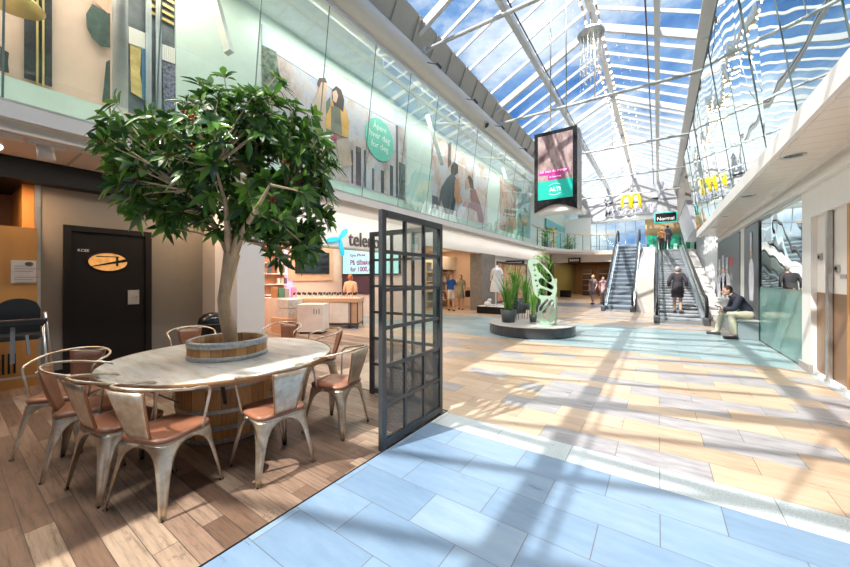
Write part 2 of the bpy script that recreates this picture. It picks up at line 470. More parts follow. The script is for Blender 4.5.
for k in range(8):
    t = k/7; mb.beam((-7.889, oc.y-.24+.42*t, oc.z-.09+.11*t-.0*t), (-7.889, oc.y-.24+.42*(t+.16), oc.z-.09+.11*(t+.16)), .008, .05*(.3+t*.7))
mb.box((-7.892, oc.y+.10, oc.z-.07), (-7.888, oc.y+.13, oc.z+.10)).box((-7.892, oc.y-.16, oc.z+.085), (-7.888, oc.y+.14, oc.z+.10))
mb.build('painted_stroke', BLK, leaf)
text('KCEE', .06, (-7.897, 1.34, 1.99), '+x', mat('white_print', (.8, .8, .8), .5), leaf, ext=.002)

# baseboard of nook
struct('baseboard_left', B((-7.9, .93, 0), (-7.88, 1.17, .08)).box((-7.9, 2.32, 0), (-7.88, 3.2, .08)), BLK)

# ============================================================ UPPER LEVEL LEFT: back wall, ceiling, glass screen
struct('wall_left', MB().box((-7.6, 2.52, 3.58), (-7.3, 37, 7.5)).box((-7.6, Y0, 3.58), (-7.3, 2.52, 4.30)).box((-8.6, Y0, 3.58), (-8.5, 2.6, 7.5)), MINT)
struct('ceiling', B((-8.6, Y0, 7.5), (-6.0, 37, 7.6)), mat('mint_ceiling', (.72, .80, .77), .4))
struct('trim_6', B((-6.75, Y0, 3.58), (-6.2, 19.7, 3.62)), mat('mint_ledge', (.72, .80, .74), .4))
# white bullnose duct
def arcpts(cx, cz, r, a0, a1, n): return [(cx+r*cos(a0+(a1-a0)*k/n), cz+r*sin(a0+(a1-a0)*k/n)) for k in range(n+1)]
mb = MB(); pts = arcpts(-5.86, 7.76, .40, 0, 2*pi, 24)[:-1]
n = len(pts)
mb.add([(u, Y0, v) for u, v in pts]+[(u, 34.8, v) for u, v in pts], [(i, (i+1) % n, n+(i+1) % n, n+i) for i in range(n)], True)
duct = struct('trim_7', mb, mat('cream_white_duct', (.86, .81, .72), .3, var=.02)); duct['label'] = 'long white round duct above the left glass wall'
struct('trim_8', MB().prism([(-7.3, 8.1), (-6.05, 8.1), (-5.64, 9.04), (-5.64, 9.12), (-8.7, 9.25), (-8.7, 7.6), (-7.3, 7.6)], 'y', Y0, 34.8), BEIGE)
mb = MB()
y = Y0
while y < 34.8:
    mb.beam((-6.0, y, 8.12), (-5.6, y, 9.06), .05, .09, up=(0, 1, 0)); y += .95
struct('trim_9', mb, BEIGE)

JY = [.44+1.43*k for k in range(-9, 14)]
gw = sroot('window_1', (-6.2, 0, 3.6), 'tall green tinted glass screen of the left upper floor')
def lean(z, X0, sgn): return X0+sgn*.133*(z-3.6)
for a, b in zip(JY[:-1], JY[1:]):
    zt = 7.30; x0, x1 = lean(3.6, -6.2, 1), lean(zt, -6.2, 1)
    MB().add([(x0, a+.01, 3.6), (x0, b-.01, 3.6), (x1, b-.01, zt), (x1, a+.01, zt), (x0-.012, a+.01, 3.6), (x0-.012, b-.01, 3.6), (x1-.012, b-.01, zt), (x1-.012, a+.01, zt)][:4], [(0, 1, 2, 3)]).build('glass_pane', GLEFT, gw)
    MB().beam((x0, a, 3.6), (x1, a, zt), .010, .02, up=(0, 1, 0)).build('glazing_joint', mat('green_grey_gasket', (.20, .28, .27), .5), gw)
MB().beam((lean(7.32, -6.2, 1), Y0, 7.33), (lean(7.32, -6.2, 1), JY[-1], 7.33), .08, .07).build('top_rail', WS, gw)
MB().beam((-6.19, Y0, 3.6), (-6.19, JY[-1], 3.6), .05, .03).build('bottom_rail', ALU, gw)
# slanted struts behind the glass
for yy in (3.0, 10.3, 17.5):
    MB().beam((-6.35, yy, 5.6), (-6.9, yy-.2, 7.5), .10, .14).build('strut', mat('grey_green_steel', (.50, .56, .52), .4), gw)

# right glass (upper floor) leaning in
gr = sroot('window_2', (1.4, 0, 3.6), 'tall reflective glass screen of the right upper floor')
JR = [6.0+1.43*k for k in range(-12, 10)]
for i, (a, b) in enumerate(zip(JR[:-1], JR[1:])):
    zt = 6.94; x0, x1 = 1.40, 1.40-.133*3.34
    w = .006*((i*7) % 5-2)
    MB().add([(x0, a+.008, 3.6), (x0, b-.008, 3.6), (x1+w, b-.008, zt), (x1-w*.5, a+.008, zt)], [(3, 2, 1, 0)]).build('glass_pane', GRIGHT, gr)
    MB().beam((x0, a, 3.6), (x1, a, zt), .012, .02, up=(0, 1, 0)).build('glazing_joint', GASKET, gr)
MB().beam((.955, Y0, 6.95), (.955, JR[-1], 6.95), .03, .03).build('top_rail', GASKET, gr)
struct('wall_right', B((2.6, Y0, 3.6), (2.7, 19.2, 9.1)), mat('upper_right_wall', (.45, .52, .54), .5))
struct('ceiling', B((1.0, Y0, 9.1), (3.5, 34.8, 9.2)), W_)

# ============================================================ GLASS ROOF
XL, XR, XM, ZE, ZM = -5.6, 1.76, -1.92, 9.1, 10.95
roof = sroot('ceiling', (XM, 0, ZE), 'pitched steel and glass roof over the mall street')
TY = [8.1+5.7*k for k in range(-4, 5)]+[34.8]
TY = [Y0]+TY[0:]
TY = sorted(set(TY))
for a, b in zip(TY[:-1], TY[1:]):
    for (xa, za, xb, zb) in ((XL, ZE, XM, ZM), (XM, ZM, XR, ZE)):
        MB().add([(xa, a, za), (xa, b, za), (xb, b, zb), (xb, a, zb)], [(0, 1, 2, 3)]).build('roof_glass', GROOF, roof)
RAFT = mat('white_rafter', (.74, .74, .73), .4, var=.03)
for a, b in zip(TY[:-1], TY[1:]):
    n = max(1, round((b-a)/.95))
    for k in range(1, n):
        y = a+(b-a)*k/n
        MB().beam((XL, y, ZE-.05), (XM, y, ZM-.05), .045, .11).build('rafter', RAFT, roof)
        MB().beam((XR, y, ZE-.05), (XM, y, ZM-.05), .045, .11).build('rafter', RAFT, roof)
for y in TY[1:-1]:
    MB().beam((XL-.3, y, ZE-.33), (XM, y, ZM-.16), .13, .24).build('main_rafter', RAFT, roof)
    MB().beam((XR+.3, y, ZE-.33), (XM, y, ZM-.16), .13, .24).build('main_rafter', RAFT, roof)
    MB().tube([(-5.62, y, 8.18), (XR, y, 8.12)], .055, 10).build('tie_rod', WS, roof)
    MB().tube([(XM, y, 8.15), (XM, y, ZM-.1)], .02, 8).build('hanger_rod', WS, roof)
    MB().ball((-5.6, y, 8.18), .10).ball((XM, y, 8.15), .07).build('node_joint', WS, roof)
for x in (-3.85, -.03):
    z = ZM-.5*abs(x-XM)-.22
    MB().beam((x, Y0, z), (x, 34.8, z), .17, .2).build('purlin', RAFT, roof)
    MB().tube([(x+(.28 if x < XM else -.28), Y0, z-.22), (x+(.28 if x < XM else -.28), 34.8, z-.22)], .025, 6).build('cable_tray', DKFR, roof)
MB().beam((XM, Y0, ZM-.1), (XM, 34.8, ZM-.1), .2, .16).build('ridge_beam', RAFT, roof)
# far gable
gab = struct('wall_back', MB().prism([(XL-.7, 6.95), (XR+1.6, 6.95), (XR+1.6, 8.7), (XR, ZE), (XM, ZM), (XL, ZE), (XL-.7, 8.7)], 'y', 34.8, 35.0), mat('white_gable', (.66, .66, .69), .6, var=.01))
mb = MB()
for (p, q) in (((-5.9, 7.0), (-1.92, 9.2)), ((2.2, 7.0), (-1.92, 9.2)), ((-3.6, 7.0), (-4.2, 9.6)), ((-.4, 7.0), (.3, 9.7)), ((-1.92, 7.), (-1.92, 10.8)), ((-5.9, 8.3), (2.0, 8.3))):
    mb.beam((p[0], 34.74, p[1]), (q[0], 34.74, q[1]), .16, .10, up=(0, 1, 0))
struct('trim_10', mb, mat('pale_grey_steel', (.60, .60, .64), .4))
struct('trim_11', MB().tube([(-6.1, 34.3, 6.78), (2.6, 34.3, 6.78)], .26, 16), WS)

# ridge bulb strings and chandelier
mb = MB()
cb = thing('festoon_light', 'long strings of warm bulbs running under the roof ridge', 'string light', (XM, 13, 10.2))
MB().beam((XM-.12, 11, 10.35), (XM-.12, 34, 10.35), .05, .05).beam((XM+.30, 11, 10.2), (XM+.30, 34, 10.2), .05, .05).build('bulb_rail', GREYP, cb)
k = 0
y = 11.2
while y < 34:
    for x, z in ((XM-.12, 10.28), (XM+.30, 10.13)):
        if k < 98: MB().ball((x, y, z), .045, 8, 5).build('bulb', WARMLAMP, cb)
        k += 1
    y += .48
ch = thing('chandelier', 'round ceiling chandelier with hanging crystal strands near the roof ridge', 'chandelier', (XM, 12.9, 10.0))
MB().lathe([(0, .06), (.42, .05), (.44, 0), (.42, -.05), (0, -.06)], (XM, 12.9, 10.0), 28).build('ceiling_plate', ALU, ch)
mb = MB()
for k in range(26):
    a = 2*pi*k/26; r = .34 if k % 2 else .22; L = 1.2+.9*random.random()
    x, y = XM+r*cos(a), 12.9+r*sin(a); mb.tube([(x, y, 9.95), (x, y, 9.95-L)], .006, 4)
    for q in range(7): mb.ball((x, y, 9.9-L*q/6.5), .022, 6, 4)
mb.build('crystal_strands', mat('crystal', (.75, .76, .74), .1, .3), ch)
MB().tube([(XM, 12.9, 10.05), (XM, 12.9, 10.75)], .02, 6).build('suspension_rod', ALU, ch)

# gantry spot lamps on duct
sp = thing('spotlight', 'small dark spotlight on an arm at the white duct, nearest the camera', 'spotlight', (-5.5, 5.0, 7.7))
MB().tube([(-5.5, 5.0, 7.75), (-5.25, 5.25, 7.72)], .012, 6).build('arm', DKFR, sp)
MB().tube([(-5.25, 5.2, 7.74), (-5.2, 5.36, 7.66)], [.03, .045], 10).build('lamp_head', DKFR, sp)
for i, (yy, lab) in enumerate(((8.0, 'small dark spotlight on the white duct below the first tie rod'), (10.4, 'small dark spotlight on the white duct, third from the camera'), (12.9, 'small dark spotlight on the white duct left of the hanging screen'), (15.8, 'small dark spotlight on the white duct, farthest visible'))):
    dup(sp, (-5.5, yy, 7.7), 0, lab)
v = thing('vent', 'round air vent in the white duct beside the posters', 'vent', (-5.55, 12.2, 7.55))
MB().tube([(-5.62, 12.2, 7.6), (-5.5, 12.2, 7.5)], [.15, .15], 16).build('vent_ring', ALU, v)
MB().tube([(-5.52, 12.2, 7.52), (-5.49, 12.2, 7.49)], [.1, .1], 16).build('vent_core', DARK, v)

# ============================================================ UPPER LEFT DISPLAYS AND POSTERS
XW = -7.3
def flat(pxs, X, th=.01):
    """outline of flat print on the wall plane X=const"""
    p = [onX(a, b, X) for a, b in pxs]; return MB().prism([(q.y, q.z) for q in p], 'x', X, X+th)
def clr(name, c, r=.6, var=.12, sc=3.): return mat(name, c, r, var=var, scale=sc)
SKINP = clr('print_skin', (.72, .45, .33)); NAVY = clr('print_navy', (.03, .045, .09))
wd = thing('shop_window_display', 'upper left shop window with beige backdrops, navy banners and hanging swimwear', 'window display', (-7.3, .9, 4.3))
B((-7.45, -6, 4.3), (-7.40, 2.52, 7.5)).build('backdrop', clr('warm_backdrop', (.80, .58, .47), var=.06), wd)
flat([(24, -80), (52, -80), (52, 87), (24, 78)], -7.36).build('navy_banner', clr('navy_batik', (.035, .04, .06), var=.6, sc=14), wd)
mb = MB()
for x in (36, 42):
    a, b = onX(x, 83, -7.33), onX(x+2.3, 84, -7.33); mb.box((-7.34, a.y, 4.3), (-7.31, b.y, 7.5))
mb.build('gold_pole', GOLD, wd)
flat([(86, 14), (92, 4), (110, 14), (110, 48), (101, 46), (92, 38), (87, 28)], -7.35).build('green_helmet', clr('green_knit', (.05, .10, .085), var=.3, sc=12), wd)
flat([(92, -20), (96, 3), (108, 14), (110, -20)], -7.345).build('bather_arm', SKINP, wd)
flat([(106, 62), (110, 60), (110, 104), (102, 102), (104, 84)], -7.35).build('green_leg', clr('green_knit', (.05, .10, .085)), wd)
flat([(0, 46), (4, 50), (9, 53), (8, 62), (9, 73), (0, 71)], -7.35).build('dark_plant', clr('dark_leafy', (.03, .04, .035)), wd)
a = onX(112, 20, -6.95); b = onX(128, 20, -6.95)
MB().tube([(-6.95, (a.y+b.y)/2, 4.2), (-6.95, (a.y+b.y)/2, 7.5)], (b.y-a.y)/2, 20).build('grey_post', clr('silver_post', (.52, .50, .50), .3), wd)
flat([(128, -60), (176, -40), (176, 127), (128, 112)], -7.38).build('dark_backing', clr('blue_grey_backing', (.16, .19, .22), var=.3), wd)
flat([(130, 42), (141, 47), (140, 75), (144, 100), (131, 92)], -7.34).build('yellow_swimsuit', clr('yellow_cloth', (.80, .62, .22), var=.25, sc=8), wd)
flat([(141, 47), (146, 50), (145, 98), (142, 100)], -7.335).build('blue_towel', clr('blue_cloth', (.06, .22, .42)), wd)
flat([(162, 58), (176, 63), (176, 126), (165, 120), (163, 90)], -7.34).build('patterned_towel', clr('pattern_cloth', (.35, .38, .55), var=.8, sc=22), wd)
mb = MB()
for x in (147, 150, 157, 160):
    a = onX(x, 60, -7.31); mb.beam((-7.31, a.y, 4.3), (-7.31, a.y, 7.4), .04, .02)
mb.build('silver_rail', ALU, wd)
mb = MB()
for k in range(8):
    a = onX(130+k*2., 33+k*.8, -7.33); mb.box((-7.34, a.y-.015, a.z-.18), (-7.32, a.y+.015, a.z+.1))
for k in range(6):
    a = onX(163+k*2.2, 50+k*.8, -7.33); mb.box((-7.34, a.y-.015, a.z-.18), (-7.32, a.y+.015, a.z+.1))
mb.build('white_fringe', W_, wd)
mb = MB()
for k in range(9):
    z = 6.2+.13*k; mb.box((-7.37, 2.15, z), (-7.34, 2.5, z+.05))
mb.build('gold_slats', GOLD, wd)
lp = thing('pendant_lamp', 'brass dish pendant lamp at the top left corner', 'lamp', (-6.9, .62, 6.2))
p = onX(12, 3, -6.95)
MB().lathe([(.0, .22), (.08, .2), (.24, .07), (.30, 0), (.28, -.02), (.0, .02)], (p.x, p.y, p.z+.0), 24).build('lamp_shade', GOLD, lp)
MB().tube([(p.x, p.y, p.z+.2), (p.x, p.y, 7.5)], .01, 6).build('cord', BLK, lp)

def poster(name, lab, x0, x1, ztop=7.22, zbot=4.26, bg=None):
    a = onX(x0, 200, XW).y; b = onX(x1, 200, XW).y
    t = thing('wall_poster', lab, 'poster', (XW, (a+b)/2, zbot))
    B((XW, a, zbot), (XW+.02, b, ztop)).build('print', bg, t); return t
def postbg(name, cols, sc=.5, axis=1):
    m, nt, b = newmat(name); f = noi(nt, objco(nt, (1, .5, .35)), sc*2, 6, .7)
    nt.links.new(ramp(nt, f, cols), b.inputs['Base Color']); b.inputs['Roughness'].default_value = .4; return m
BG1 = postbg('mural_backdrop', [(.3, (.20, .17, .20)), (.42, (.52, .40, .37)), (.52, (.55, .52, .58)), (.62, (.40, .42, .54)), (.75, (.62, .58, .60))], 1.6)
p1 = poster('p', 'huge wall poster of a laughing couple shopping, with a green round slogan', 261, 406, bg=BG1)
Xp = XW+.021
flat([(262, 45), (276, 52), (280, 80), (270, 95), (262, 92)], Xp).build('printed_tree', clr('print_leaf', (.25, .33, .24), var=.5, sc=9), p1)
flat([(262, 24), (330, 70), (405, 116), (405, 130), (330, 88), (262, 45)], Xp-.002).build('printed_sky', clr('print_sky', (.60, .66, .76), var=.05), p1)
# man
flat([(318, 90), (324, 88), (328, 100), (330, 118), (326, 150), (313, 150), (308, 128), (312, 104)], Xp).build('printed_coat', clr('print_beige', (.60, .45, .36)), p1)
flat([(318, 84), (320, 79), (325, 80), (327, 86), (326, 95), (321, 98), (318, 94)], Xp+.004).build('printed_man_face', SKINP, p1)
flat([(317, 84), (319, 78), (325, 78), (327, 83), (321, 82), (319, 88)], Xp+.008).build('printed_man_hair', clr('print_brownhair', (.10, .06, .045)), p1)
flat([(326, 102), (330, 97), (331, 118), (333, 140), (326, 136)], Xp+.004).build('printed_scarf', clr('print_green', (.12, .17, .15)), p1)
# woman
flat([(334, 92), (340, 97), (345, 108), (349, 122), (348, 138), (338, 135), (326, 128), (325, 118), (331, 104)], Xp+.006).build('printed_yellow_cardigan', clr('print_mustard', (.78, .42, .10)), p1)
flat([(331, 106), (340, 108), (342, 135), (331, 132)], Xp+.009).build('printed_top', clr('print_olive', (.18, .17, .13)), p1)
flat([(332, 90), (336, 86), (341, 90), (344, 100), (343, 112), (339, 108), (334, 106), (332, 98)], Xp+.011).build('printed_hair', clr('print_darkhair', (.045, .025, .02)), p1)
flat([(332, 92), (336, 90), (338, 96), (336, 103), (333, 101)], Xp+.013).build('printed_face', SKINP, p1)
flat([(313, 126), (318, 127), (317, 142), (312, 140)], Xp+.010).build('printed_red_bag', clr('print_red', (.45, .07, .12)), p1)
flat([(319, 132), (328, 134), (330, 158), (322, 155)], Xp+.006).build('printed_white_bag', clr('print_white', (.78, .76, .78)), p1)
flat([(330, 133), (338, 135), (336, 141), (330, 140)], Xp+.012).build('printed_bag', clr('print_red', (.45, .07, .12)), p1)
flat([(336, 140), (347, 138), (352, 165), (340, 168)], Xp+.004).build('printed_tan_bag', clr('print_beige', (.60, .45, .36)), p1)
for q in ((356, 146, 361, 196), (364, 150, 366, 195), (372, 168, 374, 196), (381, 170, 384, 198), (390, 165, 393, 200), (399, 162, 405, 201), (352, 150, 353, 190), (396, 120, 398, 160)):
    a = onX(q[0], q[1], Xp); b = onX(q[2], q[3], Xp)
    B((Xp-.002, min(a.y, b.y-.06), 4.28), (Xp+.006, b.y, a.z)).build('printed_post', clr('print_dark', (.07, .07, .08)), p1)
c0 = onX(379.5, 140, Xp)
MB().prism([(c0.y+.66*cos(2*pi*k/36), c0.z+.66*sin(2*pi*k/36)) for k in range(36)], 'x', Xp+.012, Xp+.02).build('green_roundel', clr('mint_green', (.16, .58, .46), var=.04), p1)
WP = mat('print_white_ink', (.9, .93, .9), .5)
for i, (s_, w) in enumerate((('Åpent', .62), ('hver dag', .95), ('for deg', .8))):
    text(s_, .2, (Xp+.021, c0.y-w/2, c0.z+.24-.30*i), '+x', WP, p1, width=w, ext=.003)
BG2 = postbg('mural_cafe', [(.3, (.18, .15, .17)), (.45, (.60, .40, .33)), (.55, (.60, .58, .66)), (.7, (.50, .55, .68))], 1.5)
p2 = poster('p', 'wall poster of two people leaning together over a table outdoors', 431.5, 487, bg=BG2)
flat([(447, 178), (452, 173), (456, 178), (457, 190), (455, 205), (453, 214), (446, 214), (441, 200), (440, 207), (438, 204), (441, 188)], Xp).build('printed_man_jacket', clr('print_slate', (.07, .10, .13)), p2)
flat([(451, 166), (454, 162), (458, 165), (458, 173), (454, 176), (451, 172)], Xp+.005).build('printed_man_hair', clr('print_darkhair', (.045, .025, .02)), p2)
flat([(455, 180), (459, 178), (460, 195), (463, 203), (457, 204), (454, 196)], Xp+.004).build('printed_arm', clr('print_orange', (.75, .38, .22)), p2)
flat([(466, 180), (469, 175), (473, 180), (474, 190), (470, 188)], Xp+.004).build('printed_woman_hair', clr('print_darkhair', (.045, .025, .02)), p2)
flat([(470, 190), (475, 189), (480, 203), (483, 214), (483, 223), (479, 222), (477, 212), (470, 208), (462, 206), (464, 202), (471, 203)], Xp+.002).build('printed_red_sweater', clr('print_wine', (.28, .05, .06)), p2)
flat([(465, 180), (468, 178), (470, 188), (466, 190)], Xp+.006).build('printed_face', SKINP, p2)
flat([(448, 144), (451, 142), (451, 164), (448, 168)], Xp).build('printed_trunk', clr('print_brownhair', (.10, .06, .045)), p2)
flat([(432, 195), (438, 197), (438, 209), (432, 208)], Xp).build('printed_car', clr('print_slate', (.07, .10, .13)), p2)
BG3 = postbg('mural_market', [(.3, (.08, .12, .12)), (.45, (.45, .24, .17)), (.6, (.62, .48, .42)), (.75, (.30, .36, .34))], 2.2)
p3 = poster('p', 'narrow wall poster with a crowded dark and orange street scene', 500, 516, bg=BG3)
p4 = poster('p', 'teal wall poster with a large round letter beside the far balcony', 517.5, 530, bg=clr('teal_poster', (.22, .50, .52), var=.15))
cc = onX(523.5, 216, Xp)
MB().tube([(Xp+.02, cc.y+.75*cos(a), cc.z+.55*sin(a)) for a in [pi*2*k/20 for k in range(2, 19)]], .09, 6).build('round_letter', clr('teal_letter', (.02, .28, .27)), p4)

# ============================================================ TRACK LIGHTS above the cafe
tk = thing('track_spotlight', 'lit white track spotlight under the cafe soffit', 'spotlight', (-6.5, .37, 3.3))
MB().box((-6.56, .28, 3.24), (-6.44, .62, 3.30)).build('track_box', W_, tk)
MB().tube([(-6.5, .36, 3.22), (-6.42, .40, 3.09)], [.05, .07], 16).build('lamp_head', W_, tk)
MB().tube([(-6.421, .40, 3.092), (-6.418, .401, 3.086)], [.055, .055], 16).build('lamp_lens', COOLLAMP, tk)
t2 = thing('track_spotlight', 'unlit white track spotlight pointing away, right of the lit one', 'spotlight', (-6.5, .75, 3.3))
MB().box((-6.56, .66, 3.24), (-6.44, .98, 3.30)).build('track_box', W_, t2)
MB().tube([(-6.5, .80, 3.24), (-6.5, .82, 3.08)], [.075, .085], 16).build('lamp_head', W_, t2)

# ============================================================ CAFE CABINET, NOTICE, HIGH CHAIRS, BIN
cab = thing('cabinet', 'orange wood cafe cabinet with dark glass door at the left edge', 'cabinet', (-7.7, 0, 0))
MB().box((-7.9, -1.6, 0), (-7.4, .84, 2.27)).build('body', ORW, cab)
MB().box((-7.4, -1.0, .45), (-7.385, .30, 2.05)).build('glass_door', mat('dark_glass', (.015, .018, .016), .1), cab)
mb = MB()
for k in range(4): mb.box((-7.386, -1.0, .8+.33*k), (-7.378, .30, .815+.33*k))
mb.build('shelf_edge', mat('dark_shelf', (.10, .05, .03), .5), cab)
mb = MB()
for k in range(5): mb.box((-7.4, .42+.05*k, .22), (-7.39, .44+.05*k, .50))
mb.build('vent_slot', BLK, cab)
nb = thing('notice', 'white printed notice sheet on the orange cabinet', 'notice', (-7.39, .6, 1.7))
a = onX(11, 260, -7.385); b = onX(36.5, 283, -7.385)
B((-7.398, a.y, b.z), (-7.39, b.y, a.z)).build('sheet', mat('cream_paper', (.78, .72, .64), .6), nb)
mb = MB()
for k in range(6):
    zz = a.z-.08-.035*k-(0.05 if k > 2 else 0); mb.box((-7.39, a.y+.03, zz-.008), (-7.388, a.y+(.26 if k % 2 else .2), zz))
mb.build('print_lines', mat('grey_ink', (.40, .33, .28), .6), nb)
MB().prism([(b.y-.07+.04*cos(t), a.z-.05+.03*sin(t)) for t in [2*pi*k/16 for k in range(16)]], 'x', -7.39, -7.387).build('stamp', mat('dark_ink', (.12, .10, .09), .6), nb)

def highchair(loc, rz, lab, stackn=1):
    t = thing('high_chair', lab, 'high chair', loc, rz, 'high chairs by the cabinet')
    hb = MB()
    back = [( -.17+.34*k/12) for k in range(13)]
    prof = [(x, .99+.13*math.sqrt(max(0, 1-(x/.17)**2))) for x in back]
    hb.prism([(-.17, .72)]+prof+[(.17, .72)], 'y', .13, .16)
    hb.build('backrest', mat('black_plastic', (.018, .022, .026), .35), t, False)
    MB().bbox((-.19, -.18, .66), (.19, .16, .72), .015).bbox((-.23, -.2, .82), (-.19, .15, .88), .015).bbox((.19, -.2, .82), (.23, .15, .88), .015).bbox((-.23, -.24, .82), (.23, -.19, .90), .015).build('seat', mat('black_plastic', (.018, .022, .026), .35), t, False)
    for sx in (-1, 1):
        for sy in (-1, 1):
            MB().tube([(sx*.21, sy*.10, .88 if sy < 0 else .95), (sx*.27, sy*.27, 0)], .016, 8).build('leg', ALU, t, False)
    MB().beam((0, -.20, .86), (0, -.22, .42), .035, .006).beam((.1, -.20, .72), (.12, -.22, .5), .03, .006).build('strap', mat('grey_webbing', (.22, .25, .28), .7), t, False)
    MB().beam((-.26, .0, .22), (.26, .0, .22), .025, .02).build('footrest', ALU, t, False)
    return t
hc_ = highchair((-6.88, .60, 0), R(78), 'black plastic high chair with grey legs, nearest the cafe wall corner')
hc_.scale = (1.14,)*3
hc2 = highchair((-6.95, -.06, 0), R(84), 'black plastic high chair at the left picture edge by the cabinet'); hc2.scale = (1.14,)*3

bn = thing('waste_bin', 'black round bin with domed lid behind the barrel table', 'bin', (-6.4, 2.75, 0))
MB().lathe([(0, 0), (.20, 0), (.21, .70), (.22, .72), (.22, .78), (.20, .86), (.14, .92), (.05, .95), (0, .95)], (-6.4, 2.75, 0), 28).build('body', mat('black_gloss', (.014, .014, .016), .2), bn)
MB().tube([(-6.4+.222*cos(a), 2.75+.222*sin(a), .76) for a in [2*pi*k/28 for k in range(28)]], .008, 6, closed=True).build('rim_band', DKFR, bn)

# ============================================================ BARREL TABLE
TC = Vector((-3.69, 1.74, 0)); STAVE = stave_mat(); TT = tabletop_mat()
tb = thing('barrel_table', 'large round table built over an oak barrel with weathered pale top', 'table', TC)
MB().lathe([(.33, .705), (1.01, .705), (1.02, .712), (1.02, .745), (1.01, .752), (.33, .752), (.33, .705)], n=96, smooth=False).build('tabletop', TT, tb, False)
MB().lathe([(1.015, .704), (1.026, .706), (1.026, .746), (1.021, .7535)], n=96).build('edge_band', mat('oak_edge', (.46, .25, .11), .5, var=.15, scale=12), tb, False)
prof = []
for k in range(15):
    z = .0+.705*k/14; t = (z-.40)/.55
    prof.append((.455-.085*t*t, z))
MB().lathe([(0, 0)]+prof, n=44).build('barrel', STAVE, tb, False)
def hoop(z0, z1, base=0.455):
    p = []
    for z in (z0, z1):
        t = (z-.40)/.55; p.append((.455-.085*t*t+.006, z))
    return MB().lathe(p, n=44)
for z0, z1 in ((.01, .055), (.14, .185), (.30, .335), (.52, .56)):
    hoop(z0, z1).build('hoop', GALV, tb, False)
MB().lathe([(.362, .752), (.362, .925), (.345, .930), (.328, .925), (.33, .80)], n=48).build('planter_rim', STAVE, tb, False)
MB().lathe([(.366, .753), (.370, .755), (.368, .795), (.364, .797)], n=48).build('hoop', GALV, tb, False)
MB().lathe([(.365, .872), (.369, .875), (.367, .928), (.345, .935), (.328, .928)], n=48).build('hoop', GALV, tb, False)
MB().disc(.33, (0, 0, .83)).build('soil', mat('dark_soil', (.06, .04, .03), .9), tb, False)
for k in range(6):
    a = 2*pi*k/6+.55
    MB().beam((.44*cos(a), .44*sin(a), .38), (.86*cos(a), .86*sin(a), .70), .03, .012).beam((.44*cos(a), .44*sin(a), .695), (.88*cos(a), .88*sin(a), .695), .03, .012).build('brace', DKFR, tb, False)
MB().box((-.05, -.01, 0), (.05, .0, .012), Matrix.Rotation(0, 3, 'Z')).build('brass_plate', GOLD, tb, False).location = (cos(-.72)*1.026*1.0, sin(-.72)*1.026, .722)

